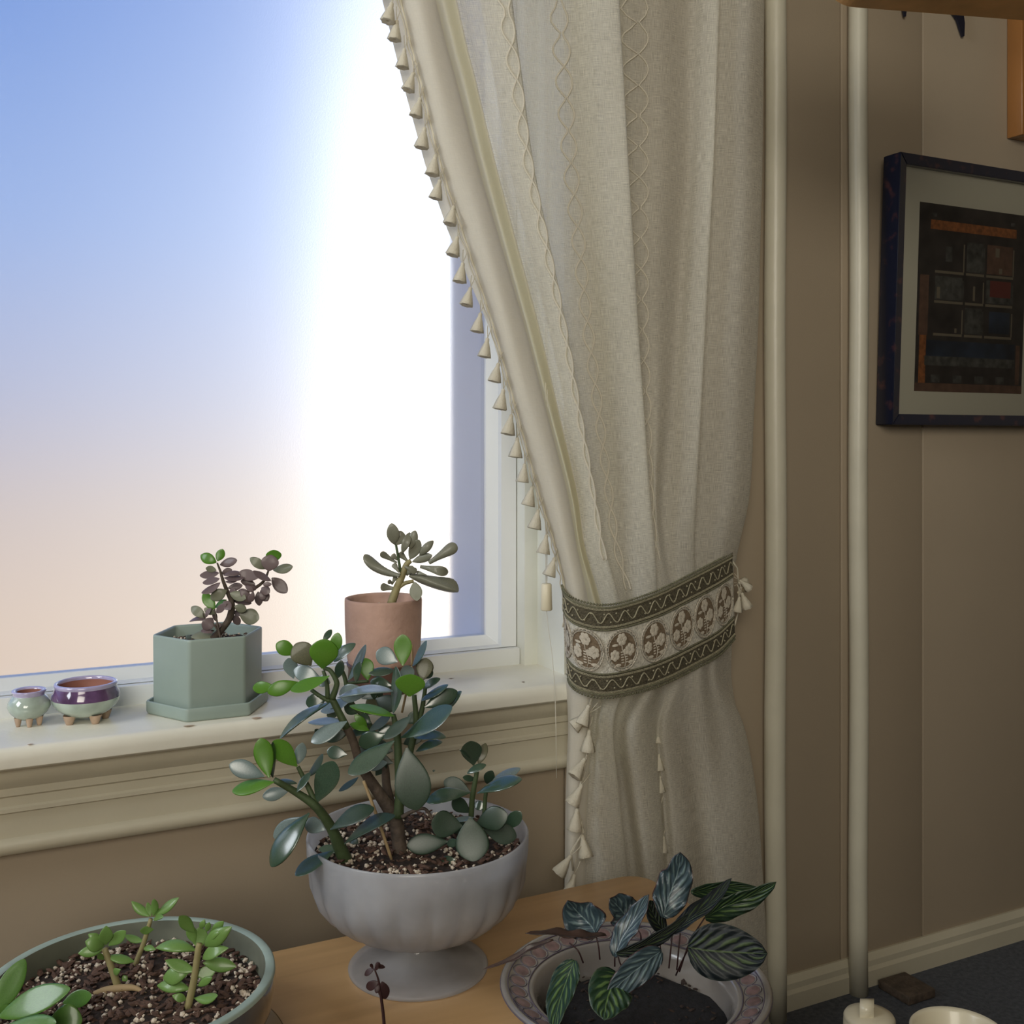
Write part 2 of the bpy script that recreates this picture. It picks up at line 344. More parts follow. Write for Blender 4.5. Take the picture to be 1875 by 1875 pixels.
# ---- fleshy leaf master meshes (unit length x, unit width y, unit thickness z)
LEAF = {}
def leaf_master(kind, bend, cup):
    key = (kind, bend, cup)
    if key in LEAF: return LEAF[key]
    NT, K = 14, 10; V, Fc = [], []
    for i in range(NT + 1):
        t = .5 - .5 * math.cos(math.pi * (i / NT) ** .92)
        if i == NT: t = 1
        if kind == 'round': hw = max(.10 * (1 - t), (max(0, math.sin(math.pi * t ** 1.4)) ** .60)) if t < 1 else 0
        elif kind == 'point': hw = (max(0, math.sin(math.pi * (t ** 1.05))) ** .8) if t < 1 else 0; hw = max(hw, .12 * (1 - t))
        elif kind == 'oval': hw = max(.12 * (1 - t), (max(0, math.sin(math.pi * t ** 1.12)) ** .62)) if t < 1 else 0
        else: hw = (.35 + .65 * min(1, t * 1.4) ** 1.5) * (1 - max(0, (t - .82) / .18) ** 2) ** .5 if t < 1 else 0
        th = (.30 + .7 * math.sin(math.pi * min(1, t * 1.05)) ** .6) * min(1, hw * 2.2) if t < 1 else 0
        for j in range(K):
            a = 2 * math.pi * j / K; ca, sa = math.cos(a), math.sin(a)
            yy = .5 * hw * math.copysign(abs(ca) ** .85, ca); zz = .5 * th * math.copysign(abs(sa) ** 1.2, sa)
            V.append((t, yy, zz, bend * (4 * t * (1 - t)) - bend * t * .0 + 0, cup * (yy * 2) ** 2))
        if i: 
            for j in range(K):
                k = (j + 1) % K; b = (i - 1) * K; Fc.append((b + j, b + k, b + K + k, b + K + j))
    Fc.append(tuple(range(K - 1, -1, -1)))
    LEAF[key] = (V, Fc, {}); return LEAF[key]
def leaf_mesh(kind, bend, cup, m, T, W, L):
    V, Fc, cache = leaf_master(kind, bend, cup)
    ck = (m,)
    if ck in cache: return cache[ck]
    me = bpy.data.meshes.new('leaf')
    # bend/cup given relative to length, baked for a typical thickness ratio
    me.from_pydata([(v[0], v[1], v[2] + (v[3] + v[4] * .4) / .09) for v in V], [], Fc); me.update()
    me.materials.append(MATS[m]); me.polygons.foreach_set('use_smooth', [True] * len(me.polygons)); cache[ck] = me; return me
CAMP = Vector((0, -D, H))
def add_leaf(parent, B, T, wreal, m, kind='round', thick=.09, ratio=.46, rr=None, name='leaf'):
    rr = rr or R
    ax = T - B; L = ax.length; ax.normalize(); mid = (B + T) / 2
    tc = (CAMP - mid).normalized(); n0 = tc - ax * tc.dot(ax); n0.normalize(); side = ax.cross(n0)
    W = max(wreal, ratio * L); roll = math.acos(min(1, wreal / W))
    if (n0 * math.cos(roll) + side * math.sin(roll)).z < (n0 * math.cos(roll) - side * math.sin(roll)).z: roll = -roll
    n = (n0 * math.cos(roll) + side * math.sin(roll)).normalized(); y = n.cross(ax).normalized()
    bend = rr.choice((-.07, .0, .07)); cup = rr.choice((.0, .12))
    me = leaf_mesh(kind, bend, cup, m, thick, W, L)
    o = bpy.data.objects.new(name, me); COL.objects.link(o); o.parent = parent
    th = max(.0016, thick * L)
    M = Matrix((( ax.x * L, y.x * W, n.x * th, B.x), (ax.y * L, y.y * W, n.y * th, B.y), (ax.z * L, y.z * W, n.z * th, B.z), (0, 0, 0, 1)))
    o.matrix_basis = Matrix.Translation(-parent.location) @ M
    return o

# ------------------------------------------------------------------ room shell
XL, XR, YF, ZC = -1.7, 3.0, -3.3, 2.5
def structure(o, label=None): o['kind'] = 'structure'; return o
structure(box('floor', XL - .1, XR + .1, YF - .1, .1, -.05, 0, None, 'carpet'))
structure(box('ceiling', XL - .1, XR + .1, YF - .1, .25, ZC, ZC + .05, None, 'plaster'))
structure(box('wall_left', XL - .1, XL - .02, YF, .0, 0, ZC, None, 'wall_paint'))
structure(box('wall_right', XR, XR + .1, YF, .0, 0, ZC, None, 'wall_paint'))
structure(box('wall_front', XL - .1, XR + .1, YF - .1, YF, 0, ZC, None, 'wall_paint'))
XO = X(988, 1.53)             # right side of the window opening (room side reveal)
XW0 = -1.25                   # left side of opening
ZS = H - .36                  # sill top
ZT = H + .95                  # opening top
wall = bpy.data.objects.new('wall_back', None); COL.objects.link(wall); wall['kind'] = 'structure'
def panel(x0, x1, z0, z1, y1=.12): return box('panel', x0, x1, 0, y1, z0, z1, wall, 'wall_paint', bev=.0022, seg=2)
xs1, xs2 = X(1540, 1.45), X(1689, 1.45)
panel(XL - .1, XW0, 0, ZC); panel(XW0, XO, 0, ZS - .02); panel(XW0, XO, ZT, ZC)
panel(XO + .001, xs1 - .0012, 0, ZC); panel(xs1 + .0012, xs2 - .0012, 0, ZC); panel(xs2 + .0012, xs2 + .62, 0, ZC); panel(xs2 + .6225, XR + .1, 0, ZC)
box('joint_backing', xs1 - .05, xs2 + .7, .006, .11, 0, ZC, wall, 'trim_paint')
# baseboard
bb = [(0, 0), (-.016, 0), (-.016, .028), (-.012, .034), (-.012, .044), (-.004, .054), (0, .054)]
V = [(XO - 1.0 if s == 0 else XR, y_, z_) for s in (0, 1) for (y_, z_) in bb]; nb = len(bb)
Fc = [(i, i + 1, nb + i + 1, nb + i) for i in range(nb - 1)] + [tuple(range(nb))[::-1], tuple(range(nb, 2 * nb))]
structure(mesh('baseboard_back', V, Fc, None, 'trim_paint', smooth=False))

# ------------------------------------------------------------------ window
win = bpy.data.objects.new('window_1', None); COL.objects.link(win); win['kind'] = 'structure'
y_ = lambda d: d - D
ZG = Pd(890, 1161, 1.60).z
XG = X(887, 1.60)
box('pane', XW0 + .04, XG + .004, y_(1.600), y_(1.604), ZG - .004, ZT, win, 'frosted_glass')
# glazing bead (sloped) and sash
def frameL(name, x0, x1, z0, z1, d0, d1, m, dn=None):
    """L of frame at right (x0..x1 above z0) and bottom (z0..z1 below x0); slope d1 at inner edge to d0"""
    V = []; a, b = (x0, z1), (x1, z0)
    xl = XW0
    # inner polyline (x0,top)-(x0,z1)-(xl,z1); outer (x1,top)-(x1,z0)-(xl,z0)
    I = [(x0, ZT), (x0, z1), (xl, z1)]; O = [(x1, ZT), (x1, z0), (xl, z0)]; back = dn or d1 + .01
    for (px, pz) in I: V.append((px, y_(d1), pz))
    for (px, pz) in O: V.append((px, y_(d0), pz))
    for (px, pz) in I: V.append((px, y_(back), pz))
    for (px, pz) in O: V.append((px, y_(back), pz))
    Fc = [(0, 3, 4, 1), (1, 4, 5, 2), (0, 1, 7, 6), (1, 2, 8, 7), (3, 9, 10, 4), (4, 10, 11, 5), (6, 7, 10, 9), (7, 8, 11, 10), (0, 6, 9, 3), (2, 5, 11, 8)]
    return mesh(name, V, Fc, win, m, smooth=False)
x1 = X(912, 1.578); z1 = Pd(895, 1181, 1.578).z
frameL('glazing_bead', XG, x1, z1, ZG, 1.578, 1.594, 'vinyl', 1.615)
x2 = X(945, 1.560); z2 = Pd(900, 1187, 1.560).z
frameL('sash', x1, x2, z2, z1, 1.560, 1.566, 'vinyl', 1.62)
box('sash_gap', x2, x2 + .004, y_(1.572), y_(1.6), z2 - .003, ZT, win, 'vinyl_line')
x3 = X(955, 1.545)
box('sill_rail', XW0, x3 - .001, y_(1.548), y_(1.62), ZS - .01, z2 - .001, win, 'vinyl', bev=.0015, seg=2)
box('jamb_strip', x2 + .003, X(972, 1.545), y_(1.5465), y_(1.62), z2 - .0, ZT, win, 'vinyl', bev=.001, seg=2)
box('jamb_strip', x3, XO + .001, y_(1.535), y_(1.62), ZS - .01, ZT, win, 'jamb_paint', bev=.0015, seg=2)
box('reveal', XO - .0012, XO + .0005, -.001, y_(1.62), ZS - .02, ZT, win, 'jamb_paint')
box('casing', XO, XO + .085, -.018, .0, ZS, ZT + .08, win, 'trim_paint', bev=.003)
# exterior reveal
xe = X(887, 1.606)
box('outer_reveal', xe, xe + .16, y_(1.612), y_(1.612) + .135, ZS - .1, ZT + .1, win, 'exterior_white')
box('outer_sill', XW0 - .1, xe, y_(1.612), y_(1.612) + .12, ZG - .09, ZG - .045, win, 'exterior_white')
box('outer_header', XW0 - .1, xe + .1, y_(1.62), y_(1.62) + .12, ZT, ZT + .1, win, 'exterior_white')
box('outer_reveal', XW0 - .1, XW0 + .02, y_(1.612), y_(1.612) + .12, ZS - .1, ZT + .1, win, 'exterior_white')
# window sill (stool) with painted rounded nose, and the apron mouldings below it
def prof_x(name, prof, xa, xb, m, parent, smooth=True):
    n = len(prof); V = [(xx, y_(d), z) for xx in (xa, xb) for (d, z) in prof]
    Fc = [(i, (i + 1) % n, n + (i + 1) % n, n + i) for i in range(n)] + [tuple(range(n))[::-1], tuple(range(n, 2 * n))]
    o = mesh(name, V, Fc, parent, m, smooth); o.data.set_sharp_from_angle(angle=math.radians(38)); return o
nose = [(1.62, ZS), (1.404, ZS), (1.399, ZS - .0015), (1.3955, ZS - .006), (1.395, ZS - .015), (1.3965, ZS - .024), (1.402, ZS - .028), (1.45, ZS - .028), (1.62, ZS - .028)]
prof_x('sill', nose, XL, XO + .12, 'sill_paint', win)
ap = [(1.455, -.388), (1.412, -.388), (1.414, -.400), (1.4185, -.408), (1.424, -.415), (1.424, -.424), (1.427, -.4265), (1.427, -.437), (1.4245, -.4395), (1.4245, -.444), (1.431, -.447), (1.431, -.476),
      (1.4265, -.478), (1.424, -.482), (1.424, -.488), (1.427, -.494), (1.432, -.497), (1.455, -.497)]
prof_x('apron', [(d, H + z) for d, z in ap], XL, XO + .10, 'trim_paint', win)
for (u, v, du, dv) in ((345, 1324, 10, 3), (469, 1317, 9, 4), (55, 1362, 5, 2), (958, 1264, 4, 2), (826, 1240, 6, 2)):
    c = Pd(u, v, 1.402 if v > 1300 else 1.43 if v > 1250 else 1.5); c.z = ZS + .0006
    V, Fc = lathe([(0, .0006), (1, 0)], (0, 0, 0), 9)
    V = [(c.x + a[0] * du * .0007 * (1 + .3 * math.sin(i * 2.1)), c.y + a[1] * dv * .0009, c.z + a[2]) for i, a in enumerate(V)]
    mesh('paint_chip', V, Fc, win, 'clay_pink' if v > 1270 else 'dark_wood', smooth=False)

# ------------------------------------------------------------------ painted pipes on the wall
def pipe(u, r, label):
    c = Pd(u, 803, 1.425); c.y = -.006 - r
    pts = [(c.x + .0015 * math.sin(i * .9 + u), c.y, i * ZC / 24) for i in range(25)]
    V, Fc = tubeVF(pts, r, 20); o = mesh('pipe', V, Fc, None, 'pipe_paint'); tag(o, label, 'pipe'); return o
pipe(1421, .0176, 'cream painted vertical pipe close beside the curtain')
pipe(1574, .0164, 'cream painted vertical pipe between curtain and dark picture frame')

# ------------------------------------------------------------------ curtain
VR = [-650, 0, 150, 300, 450, 600, 750, 900, 1000, 1080, 1170, 1250, 1330, 1450, 1600, 1750, 2050]
# each column: depth, and u at rows v=0,300,600,900,1050(->1080)
cols = [  # name, [u0,u300,u600,u900,u1050], d_top, d_tie
 ('b', (733, 806, 903, 985, 1031), 1.405, 1.395),
 ('c0', (745, 820, 915, 998, 1036), 1.380, 1.375),
 ('c', (768, 845, 935, 1015, 1048), 1.368, 1.362),
 ('d', (792, 869, 957, 1034, 1062), 1.374, 1.360),
 ('d2', (800, 877, 963, 1040, 1066), 1.400, 1.375),
 ('e0', (812, 886, 968, 1046, 1070), 1.415, 1.382),
 ('e', (834, 906, 986, 1056, 1078), 1.388, 1.362),
 ('e2', (862, 925, 1002, 1066, 1088), 1.385, 1.352),
 ('f', (938, 977, 1038, 1090, 1116), 1.362, 1.345),
 ('f2', (880, 932, 1004, 1068, 1104), 1.404, 1.372),
 ('g', (1024, 1046, 1077, 1115, 1136), 1.402, 1.356),
 ('g3', (1085, 1105, 1130, 1160, 1178), 1.372, 1.336),
 ('h', (1134, 1151, 1169, 1190, 1203), 1.358, 1.332),
 ('h2', (1082, 1104, 1130, 1162, 1186), 1.402, 1.356),
 ('i', (1168, 1170, 1176, 1192, 1206), 1.405, 1.352),
 ('j0', (1215, 1215, 1208, 1200, 1212), 1.395, 1.350),
 ('j', (1264, 1258, 1240, 1216, 1222), 1.403, 1.352),
 ('k0', (1292, 1282, 1266, 1246, 1240), 1.380, 1.345),
 ('k', (1318, 1307, 1292, 1276, 1268), 1.366, 1.345),
 ('k2', (1302, 1292, 1280, 1270, 1266), 1.396, 1.362),
 ('l0', (1370, 1362, 1352, 1338, 1316), 1.372, 1.362),
 ('l', (1399, 1395, 1387, 1372, 1342), 1.388, 1.382),
 ('l2', (1392, 1388, 1380, 1366, 1338), 1.425, 1.405)]
NC = len(cols)
tie_u = {}
low = {  # u at 1330,1450,1600,1750,2050 ; depth low
 'b': (1040, 1036, 1034, 1032, 1030, 1.400), 'c0': (1046, 1042, 1040, 1038, 1036, 1.378), 'c': (1062, 1056, 1052, 1050, 1050, 1.370),
 'd': (1078, 1072, 1066, 1064, 1064, 1.372), 'd2': (1084, 1078, 1074, 1072, 1072, 1.378), 'e0': (1090, 1088, 1088, 1088, 1088, 1.374),
 'e': (1098, 1098, 1104, 1104, 1104, 1.362), 'e2': (1110, 1114, 1124, 1126, 1128, 1.358), 'f': (1123, 1134, 1149, 1156, 1164, 1.366),
 'f2': (1102, 1110, 1122, 1128, 1136, 1.414), 'g': (1130, 1142, 1160, 1168, 1178, 1.428), 'g3': (1150, 1160, 1180, 1190, 1200, 1.372),
 'h': (1172, 1186, 1200, 1210, 1225, 1.362), 'h2': (1196, 1206, 1215, 1224, 1236, 1.372), 'i': (1205, 1214, 1224, 1234, 1246, 1.392),
 'j0': (1216, 1228, 1240, 1254, 1268, 1.374), 'j': (1236, 1250, 1262, 1276, 1292, 1.376), 'k0': (1260, 1276, 1290, 1302, 1318, 1.394),
 'k': (1290, 1304, 1318, 1330, 1344, 1.378), 'k2': (1312, 1328, 1340, 1352, 1366, 1.374), 'l0': (1340, 1360, 1372, 1384, 1396, 1.376),
 'l': (1362, 1384, 1396, 1404, 1412, 1.392), 'l2': (1356, 1378, 1390, 1398, 1406, 1.415)}
tieA = {'b': 1035, 'l': 1341, 'l2': 1337}
GR = []
for ci, (nm, us, dt, dk) in enumerate(cols):
    row = []
    u0, u3, u6, u9, u10 = us
    lw = low[nm]
    frac = ci / (NC - 1)
    ut = 1037 + (1340 - 1037) * (frac ** 1.02)          # tie squeezes folds evenly
    for v in VR:
        if v <= 0: u = u0 + (u3 - u0) / 300 * v * (1.0 if v == 0 else .9); d = dt
        elif v <= 300: u = u0 + (u3 - u0) * v / 300; d = dt
        elif v <= 600: u = u3 + (u6 - u3) * (v - 300) / 300; d = dt
        elif v <= 900: u = u6 + (u9 - u6) * (v - 600) / 300; d = dt + (dk - dt) * .35 * (v - 600) / 300
        elif v <= 1000: u = u9 + (u10 - u9) * (v - 900) / 150; d = dt + (dk - dt) * .7
        elif v <= 1080: u = u10 * .6 + ut * .4; d = dk
        elif v <= 1170: u = ut; d = dk
        elif v <= 1250: u = ut; d = dk * .9 + lw[5] * .1
        elif v <= 1330: u = lw[0]; d = dk * .5 + lw[5] * .5
        else:
            u = lw[{1450: 1, 1600: 2, 1750: 3, 2050: 4}[v]]; d = lw[5]
        row.append(Vector((u, v, d)))
    GR.append(row)
NR = len(VR)
def CUR(ci, ri):
    """surface point of the curtain at column param ci, row param ri"""
    i = min(int(ci), NC - 2)
    cs = [spline(GR[max(0, min(NC - 1, i + k))], ri) for k in (-1, 0, 1, 2)]
    if i == 0: cs[0] = cs[1] * 2 - cs[2]
    if i + 2 > NC - 1: cs[3] = cs[2] * 2 - cs[1]
    q = cr(cs[0], cs[1], cs[2], cs[3], ci - i)
    return q
def CURP(ci, ri, off=0.0):
    q = CUR(ci, ri); jig = .0012 * math.sin(q.y * .013 + ci * 2.1)
    return Pd(q.x, q.y, q.z + jig - off)
curtain = thing('curtain', 'cream sheer linen curtain with tassel edge, drawn back right of the frosted window', 'curtain', (X(1200, 1.38), y_(1.39), 0.0))
SUBC, SUBR = 6, 8
nc, nr = (NC - 1) * SUBC + 1, (NR - 1) * SUBR + 1
V = []; UV = []
arc = [0]
for a in range(1, nc):
    arc.append(arc[-1] + (CURP(a / SUBC, 2) - CURP((a - 1) / SUBC, 2)).length)
for b in range(nr):
    for a in range(nc):
        p = CURP(a / SUBC, b / SUBR); p.z = max(p.z, .012)
        if b / SUBR < 1 : p.z = min(p.z, H + 1.17)
        V.append(p); UV.append((arc[a], p.z))
Fc = [(b * nc + a, b * nc + a + 1, (b + 1) * nc + a + 1, (b + 1) * nc + a) for b in range(nr - 1) for a in range(nc - 1)]
MI = [(1 if a < 3.6 * SUBC else 2 if a < 6 * SUBC and b < 9.3 * SUBR else 0) for b in range(nr - 1) for a in range(nc - 1)]
mesh('drape', V, Fc, curtain, ('linen', 'linen_hem', 'linen_yellow'), uvs=UV, mi=MI)
# turned back hem seen left of the tassels
hem = [(-650, 560, 760), (0, 700, 760), (150, 737, 800), (300, 778, 838), (420, 819, 862), (600, 896, 925), (750, 940, 965), (900, 982, 1005), (1040, 1024, 1034)]
V, UV = [], []
for v, ua, ub in hem:
    for k in range(6):
        f = k / 5; p = Pd(ua + (ub - ua) * f, v, 1.418 - .012 * math.sin(f * math.pi)); p.z = min(p.z, H + 1.17); V.append(p); UV.append((f * .06, p.z))
mesh('hem_fold', V, [(b * 6 + a, b * 6 + a + 1, b * 6 + 7 + a, b * 6 + 6 + a) for b in range(len(hem) - 1) for a in range(5)], curtain, 'linen_hem', uvs=UV)
# drawn-thread embroidery: two crossing wavy threads following the cloth
def embroidery(ci, r0, r1, amp, per, rad=.0008):
    parts = []
    for sgn in (1, -1):
        pts = []; L = 0; last = None; r = r0; n = int((r1 - r0) * 26)
        for i in range(n + 1):
            r = r0 + (r1 - r0) * i / n; q = CURP(ci, r)
            if last is not None: L += (q - last).length
            last = q; pts.append(CURP(ci + sgn * amp * abs(math.sin(math.pi * L / per)), r, .0016))
        v, f = tubeVF(pts, rad, 5); parts.append((v, f, 0))
    V, Fc, mi = join(parts)
    mesh('embroidery', V, Fc, curtain, 'linen_hem')
embroidery(7.72, .5, 8.3, .17, .047, .0017); embroidery(10.0, .5, 9, .15, .047, .0015); embroidery(14.0, .5, 8.3, .34, .047, .0013)
# seams
for ci in (6.05, 19.0):
    v, f = tubeVF([CURP(ci, .2 + i * .12, .0006) for i in range(66)], .0007, 5); mesh('seam', v, f, curtain, 'linen_hem')
# header rod (above the picture)
rod = thing('curtain_rod', 'cream curtain rod above the window from which the curtain hangs', 'rod', (X(1000, 1.4), y_(1.40), H + 1.19))
v, f = tubeVF([(XW0 - .1, y_(1.40), H + 1.185), (X(1430, 1.4) + .05, y_(1.40), H + 1.185)], .011, 14); mesh('pole', v, f, rod, 'cream_paint')
for xx in (XW0 - .08, X(1430, 1.4) + .03): 
    v, f = tubeVF([(xx, y_(1.40), H + 1.185), (xx, y_(1.452), H + 1.185)], .006, 10); mesh('bracket', v, f, rod, 'cream_paint')
# braid cord along the free edge
pts = [CURP(.05, .2 + i * .06, .003) + Vector((.0006 * math.sin(i * 1.3), 0, 0)) for i in range(int(9.6 / .06))]
v, f = tubeVF(pts, .0017, 6); mesh('edge_cord', v, f, curtain, 'tassel')
v, f = tubeVF([p + Vector((-.004 + .0012 * math.sin(i * .9), .001, -.001)) for i, p in enumerate(pts)], .0009, 5); mesh('edge_cord', v, f, curtain, 'tassel')
# tassel master
def tassel_mesh():
    parts = []
    seg = 14
    prof = [(.0006, 0), (.0022, -.0012), (.0029, -.003), (.0024, -.0052), (.0036, -.008), (.0056, -.014), (.0076, -.021), (.0092, -.027), (.0084, -.0275), (.002, -.026)]
    v, f = lathe(prof, (0, 0, 0), seg, flute=lambda a, i, z: (.10 * math.cos(7 * a) if i > 4 else 0)); parts.append((v, f, 0))
    v, f = lathe([(.0026, -.0045), (.0032, -.0052), (.0026, -.006)], (0, 0, 0), seg); parts.append((v, f, 0))
    for s in (-1, 1):
        v, f = tubeVF([(0, 0, 0), (s * .0012, 0, .005), (s * .0022, 0, .010), (s * .003, 0, .0165)], .00055, 5); parts.append((v, f, 0))
    V, Fc, mi = join(parts); me = bpy.data.meshes.new('tassel'); me.from_pydata(V, [], Fc); me.update(); me.materials.append(MATS['tassel'])
    me.polygons.foreach_set('use_smooth', [True] * len(me.polygons)); return me
TM = tassel_mesh()
def put_tassel(p, tilt, tw, sc_=1.0, parent=curtain, name='tassel'):
    o = bpy.data.objects.new(name, TM); COL.objects.link(o); o.parent = parent; o.location = p - parent.location
    o.rotation_euler = (tw * .3, tilt, tw); o.scale = (sc_,) * 3; return o
# visible ones: top of cone (u,v) read down the edge
TS = [(718, 4), (727, 36), (741, 88), (757, 132), (770, 178), (778, 232), (798, 282), (806, 328), (831, 376), (838, 432), (848, 480), (862, 525), (880, 572), (893, 618),
      (913, 664), (922, 712), (937, 758), (948, 800), (961, 848), (975, 890), (986, 932), (1001, 978), (1016, 1020)]
for i, (u, v) in enumerate(TS):
    put_tassel(Pd(u, v, 1.388), .12 + .13 * R.random(), R.uniform(-1, 1), 1.0 + .1 * R.random())
for v in (-45, -95, -145, -195, -245): put_tassel(Pd(718 + (v) * .24, v, 1.388), .1, R.random())
# tassel trim down the lower left fold
L2 = [(1079, 1290, .5), (1080, 1305, .9), (1079, 1336, .1), (1072, 1388, .75), (1066, 1436, .4), (1057, 1480, .15), (1066, 1528, -.2), (1046, 1566, .6), (1052, 1600, .2)]
for u, v, t in L2: put_tassel(Pd(u, v, 1.352), t, R.uniform(-1, 1), 1.15)
v, f = tubeVF([Pd(u + 3 * math.sin(i * 2), v - 6, 1.356) for i, (u, v, t) in enumerate([(1088, 1262, 0)] + L2)], .0016, 6); mesh('edge_cord', v, f, curtain, 'tassel')
L3 = [(1201, 1290), (1204, 1330), (1206, 1380), (1208, 1420), (1210, 1475), (1215, 1530)]
for u, v in L3: put_tassel(Pd(u, v, 1.383), 0, R.uniform(-1, 1), .9)

# ------------------------------------------------------------------ tieback
TOPC = [(1029, 1072, 1.398), (1036, 1086, 1.372), (1056, 1099, 1.350), (1094, 1108, 1.333), (1134, 1105, 1.325), (1202, 1083, 1.328), (1269, 1050, 1.343), (1310, 1029, 1.358), (1341, 1013, 1.376)]
BOTC = [(1039, 1238, 1.398), (1045, 1254, 1.372), (1063, 1268, 1.350), (1100, 1277, 1.333), (1145, 1272, 1.325), (1210, 1254, 1.328), (1278, 1221, 1.343), (1318, 1198, 1.358), (1346, 1168, 1.376)]
tpt = [Vector(p) for p in TOPC]; bpt = [Vector(p) for p in BOTC]
NTB = len(tpt) - 1
tb = thing('curtain_tieback', 'embroidered tieback band with flower medallions and dark braid gathering the cream curtain', 'tieback', Pd(1190, 1180, 1.35))
def TB(a, b, off=0.0):
    t = spline(tpt, a * NTB); q = spline(bpt, a * NTB); c = t.lerp(q, b)
    bul = .004 * math.sin(math.pi * b)
    return Pd(c.x, c.y, c.z - bul - off)
def band(name, b0, b1, off, m, nb=6, na=70, a0=0, a1=1, thick=.0012):
    V = []; 
    for side in (0, 1):
        for i in range(na + 1):
            for j in range(nb + 1): V.append(TB(a0 + (a1 - a0) * i / na, b0 + (b1 - b0) * j / nb, off - side * (off + .0005) if side else off))
    n1 = (na + 1) * (nb + 1); Fc = []
    for i in range(na):
        for j in range(nb):
            q = i * (nb + 1) + j; Fc.append((q, q + 1, q + nb + 2, q + nb + 1))
    for i in range(na):
        for j in (0, nb):
            q = i * (nb + 1) + j; Fc.append((q, q + nb + 1, n1 + q + nb + 1, n1 + q))
    for i in (0, na):
        for j in range(nb):
            q = i * (nb + 1) + j; Fc.append((q, q + 1, n1 + q + 1, n1 + q))
    return mesh(name, V, Fc, tb, m)
band('band', .02, .98, .0005, 'lace')
# arclength parameter of a
AS = [0]; LA = 400
for i in range(LA): AS.append(AS[-1] + (TB((i + 1) / LA, .5) - TB(i / LA, .5)).length)
LTOT = AS[-1]
def a_of(s):
    s = max(0, min(1, s)) * LTOT
    for i in range(LA):
        if AS[i + 1] >= s: return (i + (s - AS[i]) / max(1e-9, AS[i + 1] - AS[i])) / LA
    return 1.0
for (b0, b1, nm) in ((.015, .275, 0), (.745, .985, 1)):
    band('braid', b0, b1, .0026, 'braid')
    mid = (b0 + b1) / 2; hh = (b1 - b0)
    n = 520; v, f = tubeVF([TB(a_of(i / n), mid + hh * .20 * math.sin(2 * math.pi * i / n * 14), .0042) for i in range(n + 1)], .0010, 5); mesh('wavy_cord', v, f, tb, 'braid_light')
    for bb_ in (b0 + .035, b1 - .035):
        parts = []
        for ph in (0, math.pi):
            v, f = tubeVF([TB(a_of(i / 700), bb_ + .010 * math.sin(i * .75 + ph), .0034) for i in range(701)], .00055, 4); parts.append((v, f, 0))
        V, Fc, mi = join(parts); mesh('rope_cord', V, Fc, tb, 'braid_light')
    v, f = tubeVF([TB(i / 120, b0 + .012 if nm == 0 else b1 - .012, .003) for i in range(121)], .0016, 6); mesh('border_cord', v, f, tb, 'braid_edge')
    v, f = tubeVF([TB(i / 120, b1 - .004 if nm == 0 else b0 + .004, .003) for i in range(121)], .0013, 6); mesh('border_cord', v, f, tb, 'braid_edge')
    # curls and knots along the braid, and the scalloped edge
    parts = []
    for i in range(38):
        s = (i + .5) / 38; c = TB(a_of(s), mid + hh * (-.17 if i % 2 == 0 else .17) * -1, .0042)
        me_v, me_f = lathe([(0, .0008), (.0014, .0004), (.0015, -.0006)], (0, 0, 0), 7); parts.append(([(c.x + a[0], c.y - a[2], c.z + a[1]) for a in me_v], me_f, 0))
    V, Fc, mi = join(parts); tag(mesh('knots', V, Fc, tb, 'braid_light'), kind='stuff')
    parts = []
    for i in range(84):
        c = TB(a_of((i + .5) / 84), -.006 if nm == 0 else 1.006, .0015)
        me_v, me_f = lathe([(0, .0021), (.0016, .0012), (.0021, 0), (.0016, -.0012), (0, -.0021)], (0, 0, 0), 7); parts.append(([(c.x + a[0], c.y + a[1], c.z + a[2]) for a in me_v], me_f, 0))
    V, Fc, mi = join(parts); tag(mesh('scalloped_edge', V, Fc, tb, 'braid_edge'), kind='stuff')
